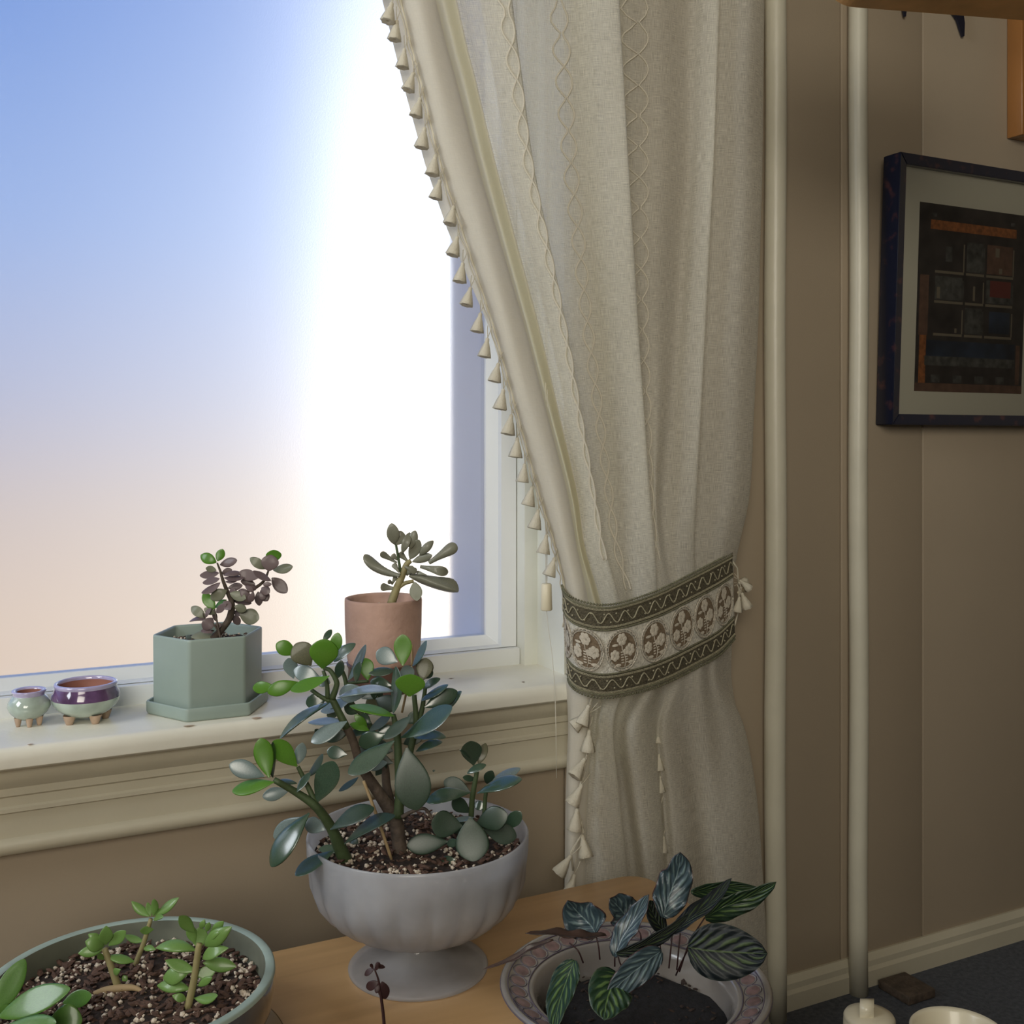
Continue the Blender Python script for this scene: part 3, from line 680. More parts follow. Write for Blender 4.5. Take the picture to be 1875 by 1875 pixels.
# medallions: rings with blossoms on brown ground
def on_band(sc0, bc, hs, hb):
    def f(x_, y__, off): return TB(a_of(sc0 + x_ * hs), bc + y__ * hb, off)
    return f
def disc(fn, cx, cy, rx, ry, off, n=20, dome=.0):
    V = [fn(cx, cy, off + dome)] + [fn(cx + rx * math.cos(2 * math.pi * i / n), cy + ry * math.sin(2 * math.pi * i / n), off) for i in range(n)]
    return V, [(0, 1 + i, 1 + (i + 1) % n) for i in range(n)]
MS = [.035, .17, .32, .475, .63, .775, .92]
for mi_, s in enumerate(MS):
    fn = on_band(s, .51, .070, .222); parts = []
    v, f = disc(fn, 0, 0, .86, .86, .0022, 28); parts.append((v, f, 0))
    for rr_ in (1.0, .88):
        v, f = tubeVF([fn(rr_ * math.cos(t * .2244), rr_ * math.sin(t * .2244), .0030) for t in range(29)], (.0016 if rr_ == 1 else .0008), 5); parts.append((v, f, 1))
    for t in range(26):
        an = t * 2 * math.pi / 26; v, f = disc(fn, .94 * math.cos(an), .94 * math.sin(an), .045, .045, .0040, 5, .0008); parts.append((v, f, 1))
    # stalk and leaves
    v, f = tubeVF([fn(.05 + .1 * math.sin(k), .85 - k * .22, .0030) for k in range(6)], .0006, 4); parts.append((v, f, 2))
    for k in range(5):
        for sg in (-1, 1):
            v, f = disc(fn, .08 + sg * .13, .62 - k * .13, .11, .035, .0032, 6, .0006); parts.append((v, f, 2))
    for (lx, ly, sx, sy) in ((-.45, -.28, .20, .07), (.50, .66, .22, .09), (-.35, .72, .2, .08), (.1, .1, .1, .14)):
        v, f = disc(fn, lx, ly, sx, sy, .0032, 8, .0008); parts.append((v, f, 2))
    for (fx, fy, fr) in ((-.02, -.52, .30), (-.50, .22, .27), (.46, .05, .30)):
        for k in range(6):
            an = k * math.pi / 3 + fx; v, f = disc(fn, fx + fr * .62 * math.cos(an), fy + fr * .62 * math.sin(an), fr * .46, fr * .46, .0034, 9, .0011); parts.append((v, f, 2))
        v, f = disc(fn, fx, fy, fr * .22, fr * .22, .0050, 7, .0006); parts.append((v, f, 1))
    V, Fc, mi = join(parts); mesh('medallion', V, Fc, tb, ('medallion_brown', 'medallion_ring', 'flower'), mi=mi)
# hook cord with cream tassel bow at the right end
v, f = tubeVF([TB(.985, .05), Pd(1350, 1040, 1.38), Pd(1353, 1080, 1.385), Pd(1352, 1120, 1.39), TB(.985, .9)], .0014, 6); mesh('loop_cord', v, f, tb, 'tassel')
v, f = tubeVF([Pd(1352, 1085, 1.385), Pd(1360, 1082, 1.42), Pd(1362, 1080, 1.452)], .0022, 8); mesh('wall_hook', v, f, tb, 'cream_paint')
for (u, v_, t, s_) in ((1354, 1062, -.9, .85), (1358, 1085, -.45, 1.0), (1354, 1092, .1, .9), (1352, 1068, -1.6, .8)):
    put_tassel(Pd(u, v_, 1.372), t, R.uniform(-.5, .5), s_, tb, 'tassel')

# ------------------------------------------------------------------ blind cord with toggle
bc = thing('blind_cord', 'thin blind cord with a cream cylindrical toggle hanging beside the window casing', 'cord', Pd(1000, 1090, 1.392))
c = Pd(1000.5, 1093, 1.392); rt = .0080
v, f = lathe([(0, .0195), (rt * .8, .0195), (rt * .95, .018), (rt * 1.0, 0), (rt * 1.08, -.018), (rt * .95, -.0195), (0, -.0195)], c, 24); mesh('toggle', v, f, bc, 'cream_paint')
for du in (-1.5, 1.5):
    v, f = tubeVF([c + Vector((du * .0006, 0, .018)), Pd(1000.5 + du, 900, 1.40), Pd(1001 + du, 500, 1.41), Pd(1002 + du, -560, 1.42)], .0006, 5); mesh('string', v, f, bc, 'cord')
v, f = tubeVF([c + Vector((0, 0, -.018)), Pd(1004, 1150, 1.391), Pd(1011, 1200, 1.390), Pd(1016, 1260, 1.386), Pd(1018, 1330, 1.386), Pd(1019, 1425, 1.388)], .0005, 5); mesh('string', v, f, bc, 'cord')

# ------------------------------------------------------------------ table
TH = H - .615
tab = thing('wooden_table', 'low honey-coloured wooden table with rounded corners below the window', 'table', (.3, -.45, 0))
x0, x1_, y0, y1 = -.28, X(1330, 1.376 * .803) , -.72, 1.302 - D
x1_ = .868
def rrect(x0, x1, y0, y1, r, n=10):
    o = []
    for (cx, cy, a0) in ((x1 - r, y1 - r, 0), (x0 + r, y1 - r, 90), (x0 + r, y0 + r, 180), (x1 - r, y0 + r, 270)):
        for i in range(n + 1):
            a = math.radians(a0 + 90 * i / n); o.append((cx + r * math.cos(a), cy + r * math.sin(a)))
    return o
def bez(a, b_, c, n=14): return [tuple(Vector(a) * (1 - t) ** 2 + Vector(b_) * 2 * t * (1 - t) + Vector(c) * t * t) for t in [i / n for i in range(n + 1)]]
P0 = rrect(x0, x1_, y0, y1, .035)[:33] + bez((.66, y0), (.72, y0), (.745, y0 + .07), 8) + bez((.76, 0.93 - D), (.868, 1.10 - D), (.868, 1.16 - D), 12)
n = len(P0); rings = []
for (ins, zz) in ((.006, TH), (.002, TH - .0018), (0, TH - .006), (0, TH - .020), (.003, TH - .025), (.01, TH - .026)):
    rings.append([((px - (x0 + x1_) / 2) * (1 - ins * 2 / (x1_ - x0)) + (x0 + x1_) / 2, (py - (y0 + y1) / 2) * (1 - ins * 2 / (y1 - y0)) + (y0 + y1) / 2, zz) for px, py in P0])
V = [p for r in rings for p in r]; Fc = [tuple(range(n))] + [(i * n + j, (i + 1) * n + j, (i + 1) * n + (j + 1) % n, i * n + (j + 1) % n) for i in range(len(rings) - 1) for j in range(n)] + [tuple(range((len(rings) - 1) * n, len(rings) * n))[::-1]]
o = mesh('table_top', V, Fc, tab, 'table_wood'); o.data.set_sharp_from_angle(angle=math.radians(40))
for lx, ly in ((x0 + .06, y0 + .06), (x0 + .06, y1 - .06), (x1_ - .06, y1 - .06), (.65, y0 + .06)):
    if 1:
        v, f = tubeVF([(lx, ly, 0), (lx, ly, TH - .024)], [.016, .022], 12); mesh('leg', v, f, tab, 'table_wood')
box('table_rail', x0 + .06, x1_ - .06, y1 - .07, y1 - .05, TH - .075, TH - .024, tab, 'table_wood')
box('table_rail', x0 + .06, .65, y0 + .05, y0 + .07, TH - .075, TH - .024, tab, 'table_wood')

# ------------------------------------------------------------------ soil and grit
def soil(parent, c, r, m='soil', grit=600, gs=.0022, name='soil', gm=('perlite', 'bark_chip'), frac=.6, skip=None):
    V, Fc = [], []; nr_, ns = 10, 36
    def hz(x_, y__): return .004 * noise.noise(Vector((x_ * 40, y__ * 40, 3))) + .0025 * noise.noise(Vector((x_ * 130, y__ * 130, 7)))
    V.append((c.x, c.y, c.z + hz(0, 0)))
    for i in range(1, nr_ + 1):
        for j in range(ns):
            a = 2 * math.pi * j / ns; rr_ = r * i / nr_; V.append((c.x + rr_ * math.cos(a), c.y + rr_ * math.sin(a), c.z + hz(rr_ * math.cos(a), rr_ * math.sin(a)) - (.004 if i == nr_ else 0)))
    for j in range(ns): Fc.append((0, 1 + j, 1 + (j + 1) % ns))
    for i in range(nr_ - 1):
        for j in range(ns):
            b = 1 + i * ns; k = (j + 1) % ns; Fc.append((b + j, b + ns + j, b + ns + k, b + k))
    mesh(name, V, Fc, parent, m)
    if not grit: return
    ico_v = [(0, 0, 1), (.9, 0, .3), (.28, .85, .3), (-.73, .5, .3), (-.73, -.5, .3), (.28, -.85, .3), (.5, .5, -.6), (-.5, .5, -.6), (-.4, -.6, -.6), (.6, -.4, -.6)]
    ico_f = [(0, 1, 2), (0, 2, 3), (0, 3, 4), (0, 4, 5), (0, 5, 1), (1, 6, 2), (2, 6, 7), (2, 7, 3), (3, 7, 4), (4, 7, 8), (4, 8, 5), (5, 8, 9), (5, 9, 1), (1, 9, 6)]
    for kind in (0, 1):
        V, Fc = [], []
        cnt = int(grit * (frac if kind == 0 else 1 - frac))
        for _ in range(cnt):
            a = R.random() * 6.283; q = r * math.sqrt(R.random()) * .97; px, py = q * math.cos(a), q * math.sin(a)
            nz = noise.noise(Vector((px * 22, py * 22, 11)))
            if kind == 0 and nz < -.12 and R.random() < .75: continue
            s = gs * R.uniform(.55, 1.5) * (1.0 if kind == 0 else 1.3); st = 1 if kind == 0 else R.uniform(1, 2.4)
            rz = R.random() * 6.283; cz = c.z + hz(px, py) + s * R.uniform(.1, .9); b = len(V)
            ct, sn = math.cos(rz), math.sin(rz); tl = R.uniform(-.5, .5)
            for (vx, vy, vz) in ico_v:
                vx *= s * st; vy *= s * R.uniform(.8, 1.1); vz *= s * (.8 if kind == 0 else .55)
                V.append((c.x + px + vx * ct - vy * sn, c.y + py + vx * sn + vy * ct, cz + vz + vx * tl))
            Fc += [tuple(i + b for i in q_) for q_ in ico_f]
        tag(mesh('perlite' if kind == 0 else 'bark_chips', V, Fc, parent, gm[kind], smooth=False), kind='stuff')

# ------------------------------------------------------------------ big jade plant in the white fluted compote
ZJ = 1.27
cj = Pz(766, 1772, ZJ); cj.z = TH
jade = thing('potted_jade_plant', 'large branching jade plant in a white fluted pedestal bowl on the wooden table', 'potted plant', cj)
bprof = [(0, .0), (.076, .0), (.0805, .0015), (.081, .004), (.079, .0062), (.066, .0095), (.048, .013), (.034, .018), (.026, .024), (.0225, .030), (.0235, .035), (.031, .0385), (.050, .043), (.070, .050), (.088, .060), (.103, .073), (.114, .088),
         (.1215, .105), (.1258, .122), (.1278, .140), (.1282, .152), (.1283, .1575), (.1270, .1590), (.1245, .1580), (.1235, .150), (.1225, .138), (.1190, .118), (.110, .095), (.095, .072), (.070, .055), (.0, .047)]
def fl(a, i, z):
    if .040 < z < .125 and 11 <= i <= 18: return .050 * abs(math.cos(11 * a)) ** .8 * math.sin(math.pi * min(1, max(0, (z - .038) / .09))) - .010
    return 0
v, f = lathe(bprof, cj, 156, fl); mesh('bowl', v, f, jade, 'white_milk')
soil(jade, cj + Vector((0, 0, .139)), .1205, 'soil', 1500, .0023)
v, f = lathe([(.1205, .137), (.117, .117), (.108, .0945), (.093, .0725), (.068, .0562), (0, .0485)], cj, 48); mesh('soil_body', v, f, jade, 'soil')
def ZM(s, u0, v0):
    return lambda X_, Y_, zz: Pz(u0 + s * X_, v0 + s * Y_, zz)
J = ZM(.32, 400, 1100)
def jst(pts, wz, m, zs, nm='stem'):
    n = len(pts); ws = wz if hasattr(wz, '__len__') else [wz] * n
    if not hasattr(zs, '__len__'): zs = [zs] * n
    stem(jade, [J(a, b, z) for (a, b), z in zip(pts, zs)], [w_ * .32 * ZJ / F / 2 for w_ in ws], m, nm)
jst([(1045, 1500), (1035, 1400), (1010, 1250), (930, 1120), (820, 950), (770, 800), (730, 720)], [105, 85, 88, 72, 58, 50, 46], 'stem_brown', [1.26, 1.26, 1.26, 1.255, 1.25, 1.245, 1.24], 'trunk')
jst([(735, 730), (690, 640), (650, 560)], [46, 42, 40], 'stem_green', 1.24)
jst([(650, 560), (672, 500), (675, 460), (640, 400), (600, 385)], [38, 32, 30, 26, 20], 'stem_green', 1.235)
jst([(625, 560), (620, 470), (600, 400)], [30, 24, 20], 'stem_green', 1.24)
jst([(640, 575), (580, 545), (530, 508)], [28, 24, 22], 'stem_green', 1.24)
jst([(1030, 1240), (1035, 1100), (1030, 920), (1022, 760), (1000, 650)], [60, 50, 46, 42, 26], 'stem_green', 1.25)
jst([(1010, 1240), (965, 1080), (950, 940), (900, 860)], [60, 52, 44, 30], 'stem_brown', 1.28)
jst([(1040, 1180), (1100, 850), (1130, 700), (1120, 540)], [44, 40, 34, 30], 'stem_green', 1.275)
jst([(1110, 800), (1160, 640), (1175, 560), (1185, 490)], [32, 30, 26, 22], 'stem_green', 1.28)
jst([(940, 900), (860, 700), (760, 580), (720, 430), (690, 370)], [40, 32, 28, 24, 20], 'stem_green', 1.30)
jst([(720, 480), (780, 468), (860, 460)], [24, 20, 18], 'stem_green', 1.30)
jst([(745, 1530), (690, 1400), (640, 1290), (560, 1180), (450, 1100), (320, 1025)], [84, 72, 56, 48, 40, 32], 'stem_green', [1.235, 1.225, 1.215, 1.205, 1.20, 1.19])
jst([(560, 1170), (520, 1080), (455, 950)], [34, 30, 22], 'stem_green', [1.205, 1.21, 1.21])
jst([(1385, 1520), (1440, 1280), (1452, 1130), (1478, 980), (1475, 940)], [44, 34, 32, 26, 22], 'stem_green', [1.25, 1.245, 1.24, 1.24, 1.24])
jst([(1515, 1300), (1530, 1100), (1550, 1040)], [26, 24, 20], 'stem_green', 1.27)
jst([(1050, 1240), (1100, 1210), (1180, 1190), (1230, 1260)], [26, 20, 18, 16], 'stem_brown', 1.24)
jst([(990, 1480), (930, 1300), (880, 1160), (830, 1030)], 18, 'stem_tan', [1.23, 1.225, 1.22, 1.22], 'support_stick')
jst([(1108, 372), (1106, 250)], 16, 'stem_tan', 1.29, 'support_stick'); jst([(1050, 640), (1108, 372)], 14, 'stem_tan', 1.29, 'support_stick')
g, b, dk, ol, pl = 'leaf_young', 'leaf_jade', 'leaf_dark', 'leaf_olive', 'leaf_pale'
JL = [ # bx,by,tx,ty,w,mat,z (base), dz tip, kind
 (445,305,330,245,76,g,1.25),(530,370,440,245,118,ol,1.235),(595,388,610,218,145,g,1.215,-.012),(655,330,685,182,62,g,1.26),(600,230,648,165,34,b,1.28),(660,350,785,245,50,b,1.24),
 (430,445,400,328,72,pl,1.26),(585,445,430,395,82,pl,1.25),(325,490,195,500,62,g,1.245),(455,465,280,525,75,g,1.235),(635,430,412,512,62,g,1.22),(620,560,500,588,76,b,1.27),
 (640,580,350,790,40,b,1.225,-.02),(680,555,1000,518,42,pl,1.235),(760,560,585,632,56,pl,1.28),(740,455,845,252,42,b,1.27),(785,465,815,348,40,b,1.25),(855,455,840,328,76,g,1.30),
 (680,445,705,340,48,b,1.29),(862,520,690,535,92,pl,1.26,.01),(1010,400,858,412,46,b,1.30),(1000,490,868,462,66,b,1.28),(1025,350,903,292,92,pl,1.25),(1055,372,1055,192,92,g,1.215),
 (1110,375,1192,228,36,b,1.27),(1165,460,1190,328,90,ol,1.265),(1180,445,1225,398,40,b,1.29),(1030,440,1118,392,76,pl,1.255),(1092,548,1102,420,150,g,1.21,-.01),(1000,645,1015,375,58,b,1.235),
 (1170,505,1270,445,38,b,1.28),(1160,572,1315,480,38,b,1.27),(1180,610,1368,518,88,b,1.27),(1320,615,1392,518,34,b,1.29),(1045,782,1338,608,96,b,1.215,-.01),(1005,660,750,600,46,g,1.22,.01),
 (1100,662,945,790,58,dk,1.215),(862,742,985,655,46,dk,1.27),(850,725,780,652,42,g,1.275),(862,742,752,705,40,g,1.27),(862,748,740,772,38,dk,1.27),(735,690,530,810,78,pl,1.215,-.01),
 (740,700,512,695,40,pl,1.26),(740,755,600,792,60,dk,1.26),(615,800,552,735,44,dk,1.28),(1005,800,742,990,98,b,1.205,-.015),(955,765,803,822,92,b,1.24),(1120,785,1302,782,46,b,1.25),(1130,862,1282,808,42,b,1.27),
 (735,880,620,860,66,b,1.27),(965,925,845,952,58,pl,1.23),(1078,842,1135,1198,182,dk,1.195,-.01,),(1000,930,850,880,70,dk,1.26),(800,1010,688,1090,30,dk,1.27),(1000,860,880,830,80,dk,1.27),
 (262,1005,62,935,90,pl,1.185),(290,1012,240,786,100,g,1.175),(312,1012,310,808,40,b,1.195),(450,948,312,802,98,g,1.21),(455,935,482,812,60,pl,1.22),(318,1038,78,1088,72,g,1.18),(405,1085,252,1122,66,pl,1.21),
 (450,1045,325,1038,30,b,1.22),(448,1095,526,982,38,b,1.195),(510,1005,600,878,40,dk,1.22),(562,1155,660,918,122,b,1.205),(520,1215,300,1522,106,b,1.19,-.02),(515,1240,315,1355,100,pl,1.215),(612,1312,495,1265,80,pl,1.225),
 (640,1310,892,1188,82,dk,1.20),(720,1392,1012,1230,62,dk,1.195),(662,1430,438,1572,70,b,1.20,-.02),(695,1425,575,1420,46,b,1.225),
 (1460,942,1440,803,106,dk,1.235),(1488,935,1530,815,50,ol,1.24),(1422,988,1532,938,38,b,1.225),(1445,905,1378,855,14,b,1.22),(1442,1098,1190,1152,70,b,1.225,-.01),(1440,1095,1290,1030,82,dk,1.26),(1442,1212,1338,1140,72,dk,1.255),
 (1480,1102,1737,1022,66,b,1.225),(1568,1030,1728,958,46,pl,1.25),(1532,1045,1568,972,56,dk,1.265),(1470,1022,1398,1010,32,b,1.25),(1532,1185,1460,1162,46,b,1.27),(1478,1272,1655,1225,118,dk,1.225),(1640,1305,1732,1208,70,b,1.25),
 (1518,1305,1706,1352,102,dk,1.23),(1440,1238,1462,1492,172,dk,1.20,-.012),(1395,1290,1218,1272,132,dk,1.215),(1312,1378,1078,1402,102,dk,1.215),(1372,1380,1305,1392,42,b,1.23),(1355,1480,1262,1500,52,b,1.225),(1462,1240,1340,1252,26,pl,1.23),
 (1090,430,1010,470,60,dk,1.29),(900,560,1010,610,90,dk,1.30),(880,640,990,590,80,ol,1.30),(760,850,880,900,60,dk,1.29),(1130,900,1060,980,70,dk,1.29),(1240,970,1225,975,10,dk,1.26),(840,650,930,560,100,ol,1.31),(930,640,1010,560,80,b,1.30),(800,640,720,600,60,b,1.30),(870,700,800,660,60,b,1.29),(900,780,1000,720,60,b,1.28),(1080,700,1150,640,60,b,1.29),(1060,820,1180,760,60,dk,1.28),(820,560,900,500,70,pl,1.30),(940,560,870,500,60,b,1.31),(640,470,560,450,60,pl,1.27),(700,620,620,660,50,b,1.28),(1150,700,1240,650,50,b,1.29),(880,880,800,930,60,dk,1.27),(900,1000,960,920,50,dk,1.28),(1400,1420,1480,1330,70,dk,1.25),(1350,1330,1400,1260,60,dk,1.26),(800,1390,760,1360,40,dk,1.24)]
JR = random.Random(3)
for t in JL:
    bx, by, tx, ty, w_, m_, zb = t[:7]; w_ *= 1.14; dz = t[7] if len(t) > 7 else JR.uniform(-.012, .012)
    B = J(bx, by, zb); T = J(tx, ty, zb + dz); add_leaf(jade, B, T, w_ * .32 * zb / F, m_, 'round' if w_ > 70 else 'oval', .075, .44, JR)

# ------------------------------------------------------------------ hexagonal sage pot on the sill
kz = 1.462; ch = Pz(382, 803, kz); ch.z = ZS
hexp = thing('hexagonal_potted_succulent', 'purple-leaved jade cutting in a sage green hexagonal pot with saucer on the sill', 'potted plant', ch)
viewang = math.atan2(ch.y + D, ch.x)   # direction from eye
def hexring(r, z, rnd=.004):
    """hexagon turned so its corners read as in the photo, with rounded corners"""
    a0 = viewang + math.pi - math.radians(80) ; o = []
    cs = [(r * math.cos(a0 + i * math.pi / 3 + math.radians(60)), r * math.sin(a0 + i * math.pi / 3 + math.radians(60))) for i in range(6)]
    for i in range(6):
        p, q, s = Vector(cs[i - 1]), Vector(cs[i]), Vector(cs[(i + 1) % 6])
        for t in range(5):
            f = t / 4; a = q + (p - q).normalized() * rnd; bq = q + (s - q).normalized() * rnd
            o.append(tuple(((a * (1 - f) + q * f) * (1 - f) + (q * (1 - f) + bq * f) * f)) + (z,))
    return o
def hexshell(rings, c, cap0=True, cap1=False):
    V, Fc = [], []; n = 30
    for r, z in rings: V += [(c.x + p[0], c.y + p[1], c.z + p[2]) for p in hexring(r, z)]
    for i in range(len(rings) - 1):
        for j in range(n): k = (j + 1) % n; Fc.append((i * n + j, i * n + k, (i + 1) * n + k, (i + 1) * n + j))
    if cap0: Fc.append(tuple(range(n))[::-1])
    if cap1: Fc.append(tuple(range((len(rings) - 1) * n, len(rings) * n)))
    return V, Fc
v, f = hexshell([(.076, 0), (.079, .001), (.0805, .004), (.081, .016), (.080, .0175), (.078, .0175), (.077, .016), (.076, .006)], ch, True, True)
o = mesh('saucer', v, f, hexp, 'sage'); o.data.set_sharp_from_angle(angle=math.radians(60))
v, f = hexshell([(.069, .006), (.0705, .008), (.0715, .012), (.0722, .100), (.0718, .1025), (.0705, .1032), (.0685, .1025), (.0675, .100), (.0672, .085)], ch, True, True)
o = mesh('pot', v, f, hexp, 'sage'); o.data.set_sharp_from_angle(angle=math.radians(60))
soil(hexp, ch + Vector((0, 0, .090)), .057, 'soil', 200, .0018)
A = ZM(.1173, 340, 980)
def st2(root, fn, pts, ws, m, z, s, nm='stem'):
    zs = z if hasattr(z, '__len__') else [z] * len(pts)
    return stem(root, [fn(a, b_, q) for (a, b_), q in zip(pts, zs)], [w_ * s * zs[0] / F / 2 for w_ in ws], m, nm)
st2(hexp, A, [(430, 1620), (620, 1400), (700, 1250), (720, 1050), (650, 880), (580, 700), (540, 560), (490, 430)], [120, 105, 110, 90, 65, 50, 38, 26], 'stem_brown', 1.45, .1173, 'trunk')
st2(hexp, A, [(730, 1020), (930, 900), (1120, 800), (1230, 700), (1290, 560)], [70, 60, 55, 45, 32], 'stem_brown', 1.46, .1173)
st2(hexp, A, [(545, 1620), (500, 1400), (450, 1150)], [34, 30, 22], 'stem_brown', 1.44, .1173)
st2(hexp, A, [(500, 1480), (400, 1350), (300, 1300), (270, 1220)], [28, 26, 22, 18], 'stem_brown', 1.44, .1173)
p_, gr = 'leaf_purple', 'leaf_greygreen'
PL = [(480,425,250,320,135,g),(495,405,575,230,110,g),(535,460,785,395,112,p_),(480,550,325,515,82,gr),(520,590,240,625,100,p_),(530,680,282,735,86,p_),(540,740,268,892,88,p_),(560,600,712,540,84,p_),(590,630,860,602,70,p_),(595,665,895,660,66,p_),(620,725,810,690,52,p_),
 (640,860,408,985,150,gr),(660,825,872,785,92,p_),(680,880,790,870,74,p_),(690,905,922,985,125,gr),(850,850,1015,1030,110,p_),(740,1010,1005,1065,95,p_),(760,1110,935,1165,112,gr),(840,1230,1125,1300,200,gr),(740,1250,835,1385,95,p_),(640,1010,470,1120,62,g),(640,1060,490,1200,90,p_),(700,1160,600,1040,115,p_),
 (1130,670,852,585,140,p_),(1335,715,1075,565,86,p_),(1085,765,875,715,95,p_),(1110,810,950,760,55,p_),(1250,525,1022,365,118,gr),(1290,560,1335,325,215,p_),(1375,420,1372,242,190,g),(1365,545,1650,495,118,gr),(1345,665,1565,880,155,p_),(1345,765,1215,770,62,p_),(1170,860,1275,1015,125,p_),(1130,880,1150,1085,100,p_),
 (1180,820,1300,900,115,p_),(1060,890,1000,1035,85,p_),(1150,900,1235,990,90,p_),(930,790,1050,885,64,p_),(1000,800,1090,850,60,p_),(800,900,960,880,90,p_),(860,960,1010,1000,110,p_),(760,1180,850,1250,80,p_),
 (455,1160,285,925,135,g),(310,1290,105,1130,120,gr),(310,1290,395,1145,52,p_),(310,1325,75,1345,48,p_),(280,1290,200,1280,64,p_),(455,1230,300,1150,90,gr),(420,1290,290,1460,150,p_),(420,1525,250,1490,66,p_),(560,1380,470,1430,74,p_),(440,1160,470,1330,60,p_),(480,1590,110,1585,110,gr),(90,1620,10,1570,60,'leaf_pale')]
JR = random.Random(5)
for (bx, by, tx, ty, w_, m_) in PL:
    w_ *= 1.28; mx_a, my_a = (bx + tx) / 2, (by + ty) / 2; tx = bx + (tx - bx) * 1.08; ty = by + (ty - by) * 1.08
    zb = 1.45 + JR.uniform(-.018, .018); B = A(bx, by, zb); T = A(tx, ty, zb + JR.uniform(-.006, .006))
    add_leaf(hexp, B, T, w_ * .1173 * zb / F, m_, 'oval', .11, .5, JR)

# ------------------------------------------------------------------ terracotta pot
zt = 1.575; ct = Pz(702, 803, zt); ct.z = ZS
zt = (ct.y + D) / (C_ - ((702 - 937.5) / F) * S_)
stand = mesh('plant_stand', *lathe([(0, 0), (.050, 0), (.052, .003), (.050, .030), (.052, .034), (.053, .038), (.0, .038)], ct, 48), None, 'dark_wood')
tag(stand, 'dark brown round stand under the terracotta pot, behind the big jade plant', 'plant stand')
ctz = ct + Vector((0, 0, .038))
ter = thing('terracotta_potted_succulent', 'finger-leaved jade in a plain terracotta cylinder pot at the window', 'potted plant', ctz)
rt_, ht = 70.5 * zt / F, (H - (1094 - 803) / F * zt) - ctz.z
v, f = lathe([(0, 0), (rt_ * .90, 0), (rt_ * .92, .002), (rt_ * .96, .02), (rt_ * .99, ht * .6), (rt_, ht - .004), (rt_ * .99, ht - .0005), (rt_ * .96, ht), (rt_ * .91, ht - .001), (rt_ * .90, ht - .004), (rt_ * .89, ht - .03)], ctz, 72)
mesh('pot', v, f, ter, 'terracotta')
soil(ter, ctz + Vector((0, 0, ht - .018)), rt_ * .90, 'soil', 120, .0018)
G = ZM(.26667, 560, 920)
st2(ter, G, [(585, 700), (620, 600), (655, 520), (690, 430), (720, 400)], [60, 54, 48, 42, 30], 'stem_pale', zt, .2667, 'trunk')
st2(ter, G, [(650, 480), (635, 380), (618, 285)], [24, 20, 18], 'stem_green', zt, .2667)
st2(ter, G, [(625, 590), (680, 555), (740, 540)], [36, 30, 26], 'stem_pale', zt, .2667)
SP = [(645,500,398,362,68,'f'),(625,415,512,346,46,'f'),(610,290,588,142,88,'o'),(625,292,655,195,98,'o'),(660,350,715,205,58,'o'),(715,320,752,192,68,'o'),(715,392,778,256,84,'o'),(780,362,876,262,58,'o'),(845,415,1038,292,82,'f'),(730,408,868,362,62,'o'),
      (785,440,978,482,66,'f'),(710,500,1050,608,72,'f'),(700,405,640,345,48,'f'),(630,395,590,358,42,'f'),(612,592,512,578,54,'f'),(590,565,620,505,34,'f'),(830,500,760,478,28,'f'),(600,555,562,540,32,'f'),(680,440,760,480,50,'f'),(690,500,740,440,50,'f'),(640,480,600,420,40,'f')]
JR = random.Random(8)
for (bx, by, tx, ty, w_, k_) in SP:
    zb = zt + JR.uniform(-.012, .012); add_leaf(ter, G(bx, by, zb), G(tx, ty, zb + JR.uniform(-.008, .008)), w_ * .2667 * zb / F, 'leaf_spoon', 'finger' if k_ == 'f' else 'oval', .22 if k_ == 'f' else .2, .3, JR)
add_leaf(ter, G(745, 545, zt - .055), G(765, 675, zt - .062), 85 * .2667 * zt / F, 'leaf_greygreen', 'oval', .06, .5, JR)

# ------------------------------------------------------------------ two little footed pots on the sill
def small_pot(name, label, u, zz, prof_out, prof_in, split, mats_, feet, fr, seg=56):
    c = Pz(u, 803, zz); c.z = ZS
    root = thing(name, label, 'bonsai pot', c)
    fh = .0075
    # outer body, glaze collar, rim, inside as parts
    for nm, pr, m in zip(('body', 'collar', 'rim', 'lining'), (prof_out[0], prof_out[1], prof_out[2], prof_in), mats_):
        if pr:
            v, f = lathe([(r, z + fh) for r, z in pr], c, seg, flute=(lambda a, i, z: .006 * math.sin(3 * a + z * 60))); mesh(nm, v, f, root, m)
    for a in feet:
        an = math.radians(a); px, py = c.x + fr * math.cos(an), c.y + fr * math.sin(an)
        fs_ = fr / .024 * .9; v, f = lathe([(0, 0), (.0045 * fs_, 0), (.0055 * fs_, .002), (.0078 * fs_, fh), (.009 * fs_, fh + .004)], (px, py, c.z), 12); mesh('foot', v, f, root, 'clay_pink')
    return root
va = math.degrees(math.atan2(-D - Pz(157, 803, 1.40).y, -Pz(157, 803, 1.40).x))
k = 1.395 / F
small_pot('footed_bonsai_pot', 'small squat footed pot with purple glaze collar over pale celadon, on the sill', 157, 1.395,
    ([(0, .003), (.020, .000), (.028, .004), (.0365, .011), (.0405, .018), (.0415, .023)], [(.0415, .023), (.041, .028), (.0385, .033), (.0372, .037)], [(.0372, .037), (.0385, .0395), (.0378, .0418), (.0352, .0425), (.0335, .041), (.0335, .038)]),
    [(.0335, .038), (.036, .025), (.030, .010), (0, .006)], None, ('celadon', 'glaze_purple', 'glaze_lavender', 'clay_red'), (va - 52, va + 28, va + 100, va + 200), .024)
